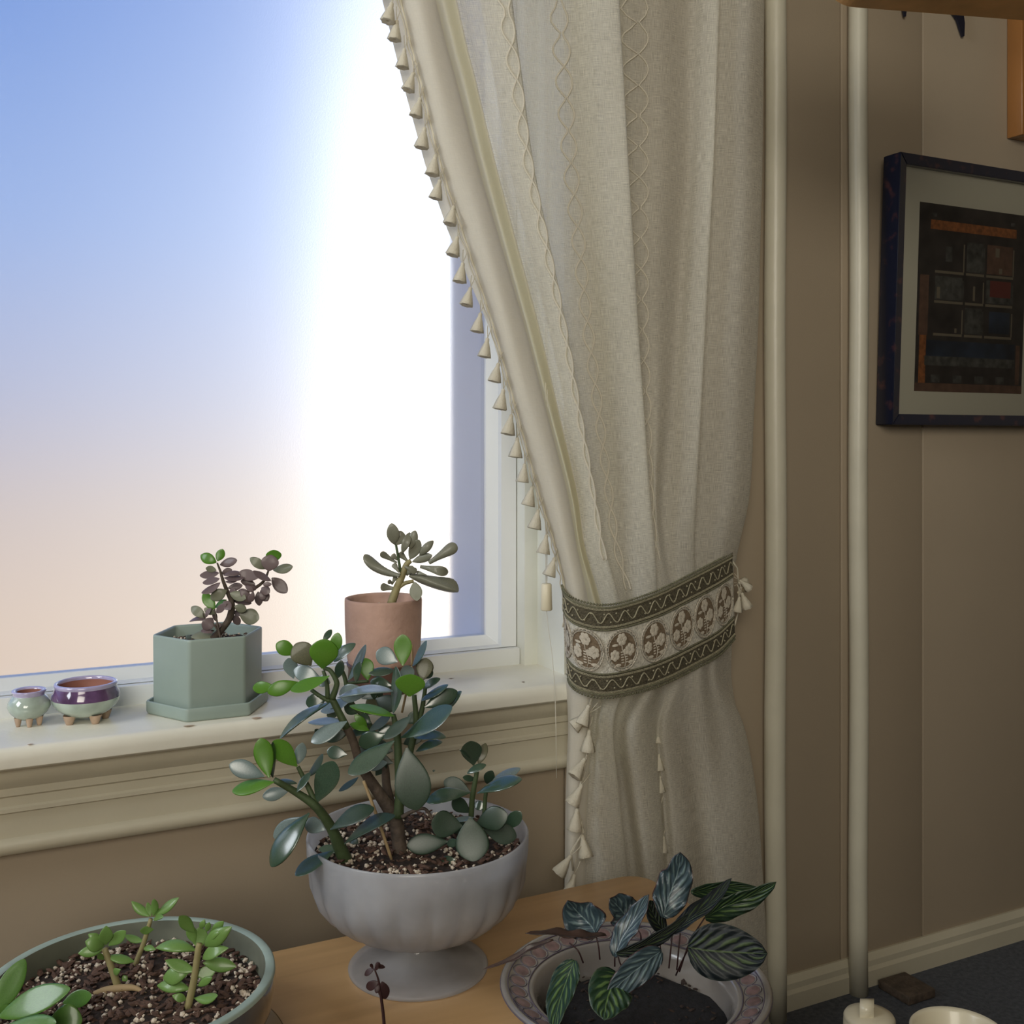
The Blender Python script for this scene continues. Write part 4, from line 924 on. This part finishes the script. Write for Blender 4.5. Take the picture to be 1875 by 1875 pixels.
small_pot('footed_bonsai_pot', 'tiny round celadon pot on pinkish feet at the far left of the sill', 53, 1.375,
    ([(0, .003), (.012, .000), (.018, .004), (.0235, .010), (.0258, .016), (.0250, .021), (.0215, .027), (.0185, .030)], None, [(.0185, .030), (.0190, .033), (.0208, .0352), (.0200, .0366), (.0165, .0362), (.0155, .034)]),
    [(.0155, .034), (.018, .026), (.018, .012), (0, .006)], None, ('celadon', 'celadon', 'glaze_lavender', 'clay_red'), (va - 60, va + 5, va + 62, va + 180), .014)

# ------------------------------------------------------------------ teal bowl with sedum
zb_ = 1.045; cb = Pz(238, 1790, zb_); rimz = cb.z; cb = Vector((cb.x, cb.y, TH + .008))
bowl_h = rimz - cb.z; rb = .136
sau = thing('brass_saucer', 'dark saucer with a thin brass rim under the teal succulent bowl', 'saucer', (cb.x, cb.y, TH))
v, f = lathe([(0, 0), (.105, 0), (.127, .003), (.1455, .018), (.147, .022), (.1455, .022), (.126, .0065), (.105, .004), (0, .004)], (cb.x, cb.y, TH), 90); mesh('dish', v, f, sau, 'brass')
cb.z = TH + .004; bowl_h = rimz - cb.z
sed = thing('potted_sedum', 'round shallow bowl with teal rim holding green sedum cuttings on the wooden table', 'potted plant', cb)
v, f = lathe([(0, 0), (.085, 0), (.098, .004), (.112, .018), (.124, .040), (.1325, bowl_h * .6), (rb + .0006, bowl_h - .012), (rb, bowl_h - .004)], cb, 110); mesh('bowl', v, f, sed, 'navy_glaze')
v, f = lathe([(rb, bowl_h - .004), (rb - .0005, bowl_h - .001), (rb - .002, bowl_h), (rb - .008, bowl_h), (rb - .0095, bowl_h - .001)], cb, 110); mesh('rim', v, f, sed, 'teal_rim')
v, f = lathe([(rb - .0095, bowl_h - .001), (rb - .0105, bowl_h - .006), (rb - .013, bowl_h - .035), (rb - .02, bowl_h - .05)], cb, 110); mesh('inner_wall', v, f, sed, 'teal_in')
sz = rimz - .022
soil(sed, Vector((cb.x, cb.y, sz)), rb - .0115, 'soil', 2200, .0023, frac=.5)
Q = ZM(.2987, 0, 1560)
def onsoil(X_, Y_): # depth where this ray meets the soil surface
    v_ = 1560 + .2987 * Y_; return (H - sz) * F / (v_ - 803)
zA, zB, zC = onsoil(730, 850), onsoil(830, 700), onsoil(1160, 950)
st2(sed, Q, [(735, 860), (680, 700), (640, 590)], [48, 44, 38], 'stem_pale', zA, .2987)
st2(sed, Q, [(540, 890), (640, 850), (740, 835), (830, 835), (900, 875)], [34, 44, 46, 34, 20], 'stem_tan', [onsoil(540, 880) - .004, zA - .006, zA - .004, zA - .004, onsoil(900, 870)], .2987)
st2(sed, Q, [(825, 700), (880, 560), (925, 410)], [34, 30, 26], 'stem_pale', zB, .2987)
st2(sed, Q, [(1150, 960), (1190, 780), (1215, 600), (1222, 560)], [50, 46, 42, 34], 'stem_pale', zC, .2987)
SD = [(650,570,650,452,68,zA),(640,575,522,548,82,zA),(635,595,478,622,58,zA),(625,550,540,503,46,zA),(665,575,772,483,62,zA),(650,640,825,672,46,zA),(640,660,600,630,30,zA),(700,740,740,720,40,zA),(750,790,780,760,36,zA),
 (915,395,806,302,46,zB),(955,395,1097,280,46,zB),(925,395,903,308,32,zB),(938,395,945,288,38,zB),(950,395,985,345,28,zB),(940,412,1003,398,28,zB),(942,475,856,485,40,zB),(882,548,762,508,38,zB),(880,592,955,600,32,zB),
 (1220,592,1226,458,84,zC,-.015),(1195,495,1098,393,62,zC),(1195,560,1158,448,54,zC),(1228,470,1256,413,32,zC),(1265,490,1284,430,32,zC),(1280,510,1372,424,44,zC),(1255,575,1422,458,84,zC),(1275,540,1352,488,42,zC),(1205,605,952,588,62,zC),(1240,655,1402,588,64,zC),
 (1245,680,1450,702,74,zC),(1198,732,1012,663,62,zC),(1155,742,998,775,86,zC),(1200,755,1322,728,68,zC),(1210,822,1302,768,42,zC),(1168,842,962,818,68,zC),(1145,905,1055,880,42,zC),(1190,895,1335,880,52,zC)]
JR = random.Random(9)
for t in SD:
    bx, by, tx, ty, w_, zb = t[:6]; zt_ = zb + JR.uniform(-.012, .006)
    add_leaf(sed, Q(bx, by, zb), Q(tx, ty, zt_), w_ * 1.18 * .2987 * zb / F, 'leaf_sedum', 'point', .15, .38, JR)
zL = .955
st2(sed, Q, [(-160, 1300), (-90, 1120), (-40, 1000)], [70, 60, 50], 'stem_pale', [.99, .965, .955], .2987)
for (bx, by, tx, ty, w_, zb, dz) in [(-45,1010,152,655,118,.965,.03),(-10,1010,432,838,130,.945,.0),(385,925,562,878,84,.99,.0),(300,1040,505,1035,160,.955,.0),(-80,1150,345,1045,140,.925,-.01),(-30,1010,60,940,50,.96,.01)]:
    add_leaf(sed, Q(bx, by, zb), Q(tx, ty, zb + dz), w_ * 1.2 * .2987 * zb / F, 'leaf_sedum_big', 'oval', .09, .36, JR)

# ------------------------------------------------------------------ decorated basin with calathea
zq = 1.083; cq = Pz(1162, 1800, zq); rq = .1325; rimq = cq.z; cq = Vector((cq.x, cq.y, TH)); hq = rimq - TH
cal = thing('potted_calathea', 'striped-leaf calathea in a wide cream basin with a rose-patterned flared rim', 'potted plant', cq)
v, f = lathe([(0, 0), (.070, 0), (.075, .003), (.080, .012), (.090, hq * .5), (.100, hq * .78), (.112, hq * .90), (.128, hq * .975), (rq, hq - .001), (rq + .0006, hq + .002), (rq - .0015, hq + .0035), (rq - .0055, hq + .0025),
              (rq - .007, hq + .0005), (rq - .0275, hq - .006), (rq - .030, hq - .0055), (rq - .033, hq - .0075), (rq - .037, hq - .018), (rq - .045, hq - .045)], cq, 110); mesh('basin', v, f, cal, 'dish_glaze')
for rr_, zz in ((rq - .0068, .0012), (rq - .0272, -.0050), (rq + .0005, .0005)):
    v, f = tubeVF([(cq.x + rr_ * math.cos(i * math.pi / 60), cq.y + rr_ * math.sin(i * math.pi / 60), rimq + zz) for i in range(121)], .0007, 5); mesh('rim_line', v, f, cal, 'dish_line')
for i in range(34):
    a = i * 2 * math.pi / 34; ca, sa = math.cos(a), math.sin(a); parts = []
    def loc(r_, t_, o_):   # radial, tangential offset on the sloped rim
        rr_ = rq - .017 + r_; return (cq.x + rr_ * ca - t_ * sa, cq.y + rr_ * sa + t_ * ca, rimq - .0030 + r_ * .32 + o_)
    V = [loc(0, 0, .0012)] + [loc(.0068 * math.cos(j * .5236), .0082 * math.sin(j * .5236) * (1 + .12 * math.cos(3 * j)), .0006) for j in range(12)]
    parts.append((V, [(0, 1 + j, 1 + (j + 1) % 12) for j in range(12)], 0))
    v, f = tubeVF([loc(.0085 * math.cos(j * .5236), .0105 * math.sin(j * .5236), .0007) for j in range(13)], .0004, 4); parts.append((v, f, 1))
    V, Fc, mi = join(parts); mesh('rose_motif', V, Fc, cal, ('dish_rose', 'dish_line'), mi=mi)
soil(cal, cq + Vector((0, 0, hq - .032)), rq - .040, 'soil_dark', 110, .0014, frac=.25, gm=('soil', 'soil'))
K = ZM(.32, 860, 1520)
def sheet(root, pts, zs, widths, m, roll=0, fold=.25, wave=.0, wf=5, curl=0.0, name='leaf', rr=None):
    """thin leaf along a curved midrib; widths in photo px of the zoom; roll turns the blade about the midrib"""
    P = [K(a, b_, z) for (a, b_), z in zip(pts, zs)]; n = 18; V, UV, Fc = [], [], []; K2 = 8
    mid0 = (P[0] + P[-1]) / 2
    for i in range(n + 1):
        t = i / n; s = t * (len(P) - 1); c = spline(P, s); e = (spline(P, min(len(P) - 1, s + .05)) - spline(P, max(0, s - .05))).normalized()
        tcam = (CAMP - c).normalized(); n0 = (tcam - e * tcam.dot(e)).normalized(); sd = e.cross(n0)
        a = math.radians(roll + curl * t); nn = n0 * math.cos(a) + sd * math.sin(a); ss = nn.cross(e)
        hw = (max(0, math.sin(math.pi * min(1, t ** .85 * .97 + .03))) ** .62) * widths * .32 * zs[0] / F / 2
        if t == 1: hw = 0
        for j in range(K2 + 1):
            x_ = (j / K2) * 2 - 1; off = fold * abs(x_) * hw + wave * hw * math.sin(t * wf * 6.283 + (0 if x_ > 0 else 1.7)) * x_ * x_
            V.append(c + ss * (x_ * hw * (1 - .0 * fold)) + nn * off); UV.append(((x_ + 1) / 2, t))
    for i in range(n):
        for j in range(K2): q = i * (K2 + 1) + j; Fc.append((q, q + 1, q + K2 + 2, q + K2 + 1))
    o = mesh(name, V, Fc, root, m, uvs=UV); md = o.modifiers.new('thickness', 'SOLIDIFY'); md.thickness = .0006; return o
cs_, cd, cg, dry = 'calathea_silver', 'calathea_dark', 'calathea_green', 'leaf_dry'
sheet(cal, [(1105, 500), (1140, 380), (1190, 240), (1205, 125)], [1.09, 1.10, 1.105, 1.10], 205, cs_, 12, .22, .22, 3)
sheet(cal, [(722, 592), (690, 540), (620, 470), (560, 400)], [1.12, 1.125, 1.13, 1.12], 245, cs_, -20, .30, .26, 2)
sheet(cal, [(950, 565), (900, 500), (850, 440), (800, 390)], [1.13, 1.14, 1.14, 1.13], 205, cs_, 15, .25, .24, 3)
sheet(cal, [(830, 725), (880, 610), (960, 490), (1028, 368)], [1.07, 1.075, 1.08, 1.08], 130, cs_, -25, .4, .2, 3)
sheet(cal, [(1115, 580), (1070, 520), (1040, 450), (1030, 400)], [1.12, 1.12, 1.12, 1.12], 120, cd, 30, .3, .05, 3)
sheet(cal, [(1345, 500), (1450, 440), (1600, 380), (1755, 295)], [1.13, 1.14, 1.14, 1.13], 150, cg, 35, .35, .08, 3)
sheet(cal, [(1265, 350), (1380, 345), (1520, 330), (1680, 345)], [1.19, 1.20, 1.21, 1.21], 95, cg, 20, .3, .1, 3)
sheet(cal, [(840, 705), (960, 670), (1110, 590), (1250, 480)], [1.05, 1.05, 1.06, 1.07], 90, cd, 35, .4, .1, 3)
sheet(cal, [(1160, 590), (1270, 500), (1400, 400), (1500, 275)], [1.10, 1.10, 1.11, 1.12], 105, cd, -35, .4, .1, 3)
sheet(cal, [(1250, 670), (1380, 690), (1550, 700), (1705, 705)], [1.05, 1.045, 1.04, 1.03], 300, cd, 8, .12, .04, 2)
sheet(cal, [(780, 605), (640, 615), (500, 600), (318, 592)], [1.10, 1.09, 1.08, 1.07], 75, dry, 55, .5, .3, 3)
sheet(cal, [(480, 630), (350, 680), (240, 745), (75, 798)], [1.09, 1.085, 1.08, 1.07], 42, dry, 40, .6, .3, 3)
sheet(cal, [(1095, 690), (1000, 760), (880, 860), (783, 950)], [1.04, 1.03, 1.02, 1.01], 165, cs_, -15, .22, .08, 3)
sheet(cal, [(850, 830), (810, 900), (780, 1000), (770, 1090)], [1.03, 1.015, 1.0, .985], 250, cg, -5, .2, .06, 3)
sheet(cal, [(600, 745), (560, 850), (510, 1000), (485, 1150)], [1.05, 1.04, 1.02, 1.0], 165, cg, 25, .3, .06, 3)
for pts in ([(1140, 790), (1150, 690), (1160, 590)], [(1185, 800), (1195, 690), (1205, 590)], [(1060, 760), (1075, 660), (1110, 560)], [(650, 760), (620, 690), (570, 645)], [(745, 740), (738, 670), (722, 600)],
            [(1200, 810), (1260, 640), (1345, 500)], [(980, 640), (978, 600), (960, 565)], [(1180, 830), (1220, 740), (1255, 670)], [(830, 780), (830, 740), (832, 720)], [(1100, 720), (1095, 700), (1090, 660)], [(880, 790), (860, 760), (845, 705)]):
    zz = [1.10, 1.10, 1.105] if pts[0][0] != 1180 else [1.09, 1.07, 1.05]
    st2(cal, K, pts, [9, 9, 8], 'seedling', zz, .32)

# ------------------------------------------------------------------ dark seedling in its own little pot in front of the compote
zs_ = .885; cs = Pz(704, 1940, zs_); cs = Vector((cs.x, cs.y, TH))
sdl = thing('potted_seedling', 'thin dark red seedling with six small leaves in front of the white pedestal bowl', 'seedling', cs)
ph_ = H - (1945 - 803) / F * zs_ - TH
v, f = lathe([(0, 0), (.022, 0), (.024, .002), (.030, ph_ - .008), (.033, ph_ - .007), (.0335, ph_), (.031, ph_ + .0005), (.029, ph_ - .012)], cs, 40); mesh('pot', v, f, sdl, 'terracotta')
soil(sdl, cs + Vector((0, 0, ph_ - .006)), .0298, 'soil', 0)
W_ = ZM(.2347, 480, 1640)
st2(sdl, W_, [(962, 1330), (950, 980), (920, 740), (905, 650), (875, 570)], [28, 26, 22, 16, 12], 'seedling', zs_, .2347)
for (bx, by, tx, ty, w_) in [(872,572,798,620,46),(868,572,845,532,26),(878,565,920,524,44),(885,560,960,556,32),(912,672,812,720,70),(912,690,890,762,46),(935,670,962,808,92),(880,580,905,535,26)]:
    add_leaf(sdl, W_(bx, by, zs_), W_(tx, ty, zs_ + JR.uniform(-.004, .004)), w_ * .2347 * zs_ / F, 'seedling', 'oval', .06, .5, JR)

# ------------------------------------------------------------------ framed print, gold frame and wall ornament
fx0 = X(1602, 1.45); fz0 = Pd(1602, 778, 1.45).z
tilt = .040
FW, FH, FD = X(1912, 1.42) - fx0, .476, .040
pic = thing('framed_print', 'dark tortoiseshell box frame with a wide cream mat around a dark cabinet print', 'picture', (fx0, -.001, fz0))
def fr(px, py, pz): # local: x along, py out of wall, pz up ; leaning out at the top
    return Vector((fx0 + px, -.001 - py - pz * tilt, fz0 + pz))
def fbox(name, xa, xb, ya, yb, za, zb, m, parent=pic, bev=0):
    V, Fc = boxVF(xa, xb, ya, yb, za, zb); V = [fr(*p) for p in V]
    return mesh(name, V, [q[::-1] for q in Fc], parent, m, smooth=False)
fw = .019
def rail(name, P4):   # mitred rail: outer a,b inner b,a in (x,z)
    (ax, az_), (bx, bz), (cx, cz), (dx, dz) = P4
    V = [fr(ax, 0, az_), fr(bx, 0, bz), fr(cx, 0, cz), fr(dx, 0, dz), fr(ax, FD, az_), fr(bx, FD, bz), fr(cx, FD - .003, cz), fr(dx, FD - .003, dz)]
    o = mesh(name, V, [(0, 1, 2, 3), (7, 6, 5, 4), (0, 4, 5, 1), (1, 5, 6, 2), (2, 6, 7, 3), (3, 7, 4, 0)], pic, 'navy_frame', smooth=False)
    bm = bmesh.new(); bm.from_mesh(o.data); bmesh.ops.recalc_face_normals(bm, faces=bm.faces); bmesh.ops.bevel(bm, geom=bm.edges[:], offset=.0012, segments=2, affect='EDGES'); bm.to_mesh(o.data); bm.free()
rail('rail', ((0, 0), (0, FH), (fw, FH - fw), (fw, fw))); rail('rail', ((FW, 0), (FW, FH), (FW - fw, FH - fw), (FW - fw, fw)))
rail('rail', ((0, 0), (FW, 0), (FW - fw, fw), (fw, fw))); rail('rail', ((0, FH), (FW, FH), (FW - fw, FH - fw), (fw, FH - fw)))
fbox('mat_board', fw - .002, FW - fw + .002, .020, .024, fw - .002, FH - fw + .002, 'mat_board')
mx_, mzb, mzt = .044, .062, .068
pr = fbox('print', fw + mx_ + .004, FW - fw - mx_ + .0, .0241, .0244, fw + mzb - .02, FH - fw - mzt + .01, 'dark_wood')
px0, px1, pz0, pz1 = fw + mx_ + .004, FW - fw - mx_ + .0, fw + mzb - .02, FH - fw - mzt + .01
mat('print_ground', (.022, .018, .016), .6, noise_s=30, noise_a=.5); mat('print_orange', (.20, .07, .02), .6, noise_s=120, noise_a=.4); mat('print_blue', (.012, .02, .035), .6, noise_s=20, noise_a=.6)
mat('print_pale', (.13, .11, .075), .7); mat('print_brown', (.085, .045, .028), .7, noise_s=60, noise_a=.3); mat('print_grey', (.045, .045, .04), .7, noise_s=70, noise_a=.6); mat('print_red', (.10, .02, .015), .6)
pr.data.materials.clear(); pr.data.materials.append(MATS['print_ground'])
def ink(xa, xb, za, zb, m, lift=.0003, sk=0):
    w_, h_ = px1 - px0, pz1 - pz0
    V = [fr(px0 + w_ * xa, .0244 + lift, pz0 + h_ * za), fr(px0 + w_ * xb, .0244 + lift, pz0 + h_ * (za + sk)), fr(px0 + w_ * xb, .0244 + lift, pz0 + h_ * (zb + sk)), fr(px0 + w_ * xa, .0244 + lift, pz0 + h_ * zb)]
    return (V, [(0, 1, 2, 3)], m)
inks = [ink(.10, .90, .865, .915, 1), ink(.0, 1, 0, .045, 4), ink(.03, .09, .045, .30, 1), ink(.93, .97, .05, .27, 4), ink(.08, .92, .14, .275, 2, .0002), ink(.08, .92, .14, .19, 5, .0004), ink(.02, .10, .30, .62, 4, .0002)]
xsx = [.14, .42, .61, .89]; zsz = [.30, .475, .635, .83]
for i in range(3):
    for j in range(3):
        inks.append(ink(xsx[i] + .015, xsx[i + 1] - .02, zsz[j] + .02, zsz[j + 1] - .015, 5 if (i + j) % 2 else 4 if i == 2 and j == 2 else 0, .0002))
        inks.append(ink(xsx[i] + .01, xsx[i + 1] - .01, zsz[j], zsz[j] + .014, 3, .0004))
    for j in range(3): inks.append(ink(xsx[j + 1] - .018, xsx[j + 1] - .006, zsz[i] + .015, zsz[i + 1] - .03, 3 if (i + j) % 2 == 0 else 5, .0005))
inks += [ink(.66, .86, .53, .62, 6, .0004), ink(.17, .20, .50, .56, 3, .0006), ink(.50, .52, .50, .58, 3, .0006), ink(.74, .77, .66, .69, 3, .0006), ink(.66, .86, .33, .45, 2, .0004), ink(.34, .36, .32, .345, 3, .0006), ink(.24, .30, .70, .78, 5, .0006), ink(.70, .74, .75, .80, 3, .0006)]
inks += [ink(.14 + k * .2, .22 + k * .2, .05, .09, 5, .0006) for k in range(4)] + [ink(.11, .15, .93, .95, 5, .0006), ink(.84, .88, .93, .95, 5, .0006)]
V, Fc, mi = join(inks); mesh('print_image', V, Fc, pic, ('print_ground', 'print_orange', 'print_blue', 'print_pale', 'print_brown', 'print_grey', 'print_red'), smooth=False, mi=mi)
mg = bpy.data.materials.new('picture_glass'); MATS['picture_glass'] = mg; mg.use_nodes = True; nt = mg.node_tree; nt.nodes.remove(nt.nodes['Principled BSDF'])
gl = N(nt, 'ShaderNodeBsdfGlossy'); gl.inputs['Roughness'].default_value = .03; tp = N(nt, 'ShaderNodeBsdfTransparent'); mx = N(nt, 'ShaderNodeMixShader'); mx.inputs[0].default_value = .05
fz = N(nt, 'ShaderNodeFresnel'); fz.inputs[0].default_value = 1.35; nt.links.new(fz.outputs[0], mx.inputs[0]); nt.links.new(tp.outputs[0], mx.inputs[1]); nt.links.new(gl.outputs[0], mx.inputs[2]); nt.links.new(mx.outputs[0], nt.nodes['Material Output'].inputs[0])
mesh('glass', [fr(fw - .001, .031, fw - .001), fr(FW - fw + .001, .031, fw - .001), fr(FW - fw + .001, .031, FH - fw + .001), fr(fw - .001, .031, FH - fw + .001)], [(0, 1, 2, 3)], pic, 'picture_glass', smooth=False)

gx0 = X(1843, 1.45); gz0 = Pd(1843, 254, 1.45).z
gold = thing('gold_framed_picture', 'amber gold wooden frame edge at the upper right corner', 'picture', (gx0, -.001, gz0))
gh, gw, gd = Pd(1850, 25, 1.45).z - gz0 + .03, .40, .034
for (xa, xb, za, zb) in ((0, .02, 0, gh), (gw - .02, gw, 0, gh), (.02, gw - .02, 0, .02), (.02, gw - .02, gh - .02, gh)):
    box('rail', gx0 + xa, gx0 + xb, -.001 - gd, -.001, gz0 + za, gz0 + zb, gold, 'gold_wood', bev=.0012, seg=2)
box('mat_board', gx0 + .02, gx0 + gw - .02, -.022, -.008, gz0 + .02, gz0 + gh - .02, gold, 'mat_board')

orn = thing('wall_ornament', 'black pointed metal ornament hanging on the wall behind the wooden lamp', 'ornament', Pd(1750, -60, 1.43))
def spike(pts, zz, th=.004):
    f_ = [Pd(u, v, zz) for u, v in pts]; n = len(f_); V = f_ + [p + Vector((0, th, 0)) for p in f_]
    Fc = [tuple(range(n)), tuple(range(n, 2 * n))[::-1]] + [(i, n + i, n + (i + 1) % n, (i + 1) % n) for i in range(n)]
    return V, Fc
v, f = spike([(1735, 10), (1745, 24), (1753, 36), (1758, 52), (1763, 67), (1766, 66), (1767, 42), (1764, 20), (1770, -40), (1790, -120), (1730, -160), (1700, -60), (1715, -5)], 1.442); mesh('wing', v, f, orn, 'black_metal', smooth=False)
v, f = spike([(1654, 14), (1657, 30), (1659, 30), (1661, 12), (1700, -40), (1710, -80), (1670, -60)], 1.440); mesh('tail', v, f, orn, 'black_metal', smooth=False)

# ------------------------------------------------------------------ hanging wooden lampshade at the top right
zl = 1.30; rightv = Vector((C_, -S_, 0)); fwdv = Vector((S_, C_, 0))
lc = Pz(1760, -60, zl)
lamp = thing('hanging_wooden_lamp', 'rounded wooden lampshade edge hanging at the top right corner', 'lamp', lc)
def lampslab(name, hw, hh, dep, off, r, m, dz=0):
    P_ = rrect(-hw, hw, -hh, hh, r, 12); n = len(P_); V = []
    for yy, ins in ((-dep, .0025), (-dep + .003, 0), (dep - .003, 0), (dep, .0025)):
        for a, b_ in P_: V.append(lc + rightv * (a * (1 - ins / hw)) + Vector((0, 0, b_ * (1 - ins / hh) + dz - a * .035)) + fwdv * (yy + off + a * .10))
    Fc = [tuple(range(n)), tuple(range(3 * n, 4 * n))[::-1]] + [(i * n + j, (i + 1) * n + j, (i + 1) * n + (j + 1) % n, i * n + (j + 1) % n) for i in range(3) for j in range(n)]
    return mesh(name, V, Fc, lamp, m, smooth=False)
lampslab('shade', .160, .0435, .050, -.004, .042, 'lamp_wood', .004)
lampslab('lower_rim', .163, .0465, .012, .056, .045, 'lamp_wood_dark', .020)
v, f = tubeVF([lc + Vector((0, 0, .04)), Vector((lc.x, lc.y, ZC))], .003, 8); mesh('cord', v, f, lamp, 'cord')

# ------------------------------------------------------------------ low stool with jug and dish
tj = H - .79
stl = thing('low_stool', 'low dark brown wooden stool carrying the cream jug beside the table', 'stool', (1.10, -.42, 0))
sq = Pz(1672, 803, 1.27); v, f = lathe([(0, tj - .022), (.160, tj - .022), (.168, tj - .018), (.168, tj - .004), (.164, tj), (0, tj)], (sq.x, sq.y, 0), 60); mesh('seat', v, f, stl, 'dark_wood')
for k_ in range(3):
    an = k_ * 2.094 + .4; v, f = tubeVF([(sq.x + .12 * math.cos(an), sq.y + .12 * math.sin(an), 0), (sq.x + .10 * math.cos(an), sq.y + .10 * math.sin(an), tj - .02)], .013, 10); mesh('leg', v, f, stl, 'dark_wood')
bq = Pd(1658, 803, 1.395); o = box('wooden_block', bq.x - .035, bq.x + .03, bq.y - .04, bq.y + .03, 0, .016, None, 'stem_brown', bev=.003); tag(o, 'small flat dark brown wooden block on the carpet against the baseboard, behind the jug', 'block')
jg = Pz(1592, 803, 1.33); jg.z = tj
jug = thing('lidded_jug', 'cream jug with flat strap handle on its lid, at the bottom right', 'jug', jg)
jr = 46 * 1.33 / F; jh = H - (1866 - 803) / F * 1.33 - tj
v, f = lathe([(0, 0), (jr * .9, 0), (jr, .004), (jr * 1.04, jh * .5), (jr, jh - .002), (jr * .97, jh)], jg, 48); mesh('body', v, f, jug, 'cream_ceramic')
v, f = lathe([(jr * .98, jh - .001), (jr * 1.0, jh + .002), (jr * .93, jh + .0055), (jr * .6, jh + .008), (0, jh + .009)], jg, 48); mesh('lid', v, f, jug, 'cream_ceramic')
cpts = [(-.012, .005), (-.0125, .016), (-.010, .021), (-.002, .0235), (.006, .022), (.010, .017), (.0125, .005)]
V = []
for (a, z_) in cpts:
    for s in (-1, 1):
        for th in (0, .0018): V.append(jg + rightv * (a * .35 + s * .0085 - .003) + fwdv * a + Vector((0, 0, jh + z_ - th)))
Fc = []
for i in range(len(cpts) - 1):
    b_ = i * 4; Fc += [(b_, b_ + 2, b_ + 6, b_ + 4), (b_ + 1, b_ + 5, b_ + 7, b_ + 3), (b_, b_ + 4, b_ + 5, b_ + 1), (b_ + 2, b_ + 3, b_ + 7, b_ + 6)]
mesh('handle', V, Fc, jug, 'cream_ceramic')
dg = Pz(1755, 803, 1.22); dg.z = tj
dish = thing('cream_dish', 'pale cream round dish at the very bottom right edge', 'dish', dg)
hd = H - (1888 - 803) / F * 1.22 - tj
v, f = lathe([(0, 0), (.035, 0), (.040, .004), (.044, hd * .6), (.052, hd), (.050, hd + .002), (.046, hd - .002), (.04, hd * .6), (0, .01)], dg, 60); mesh('bowl', v, f, dish, 'cream_ceramic')
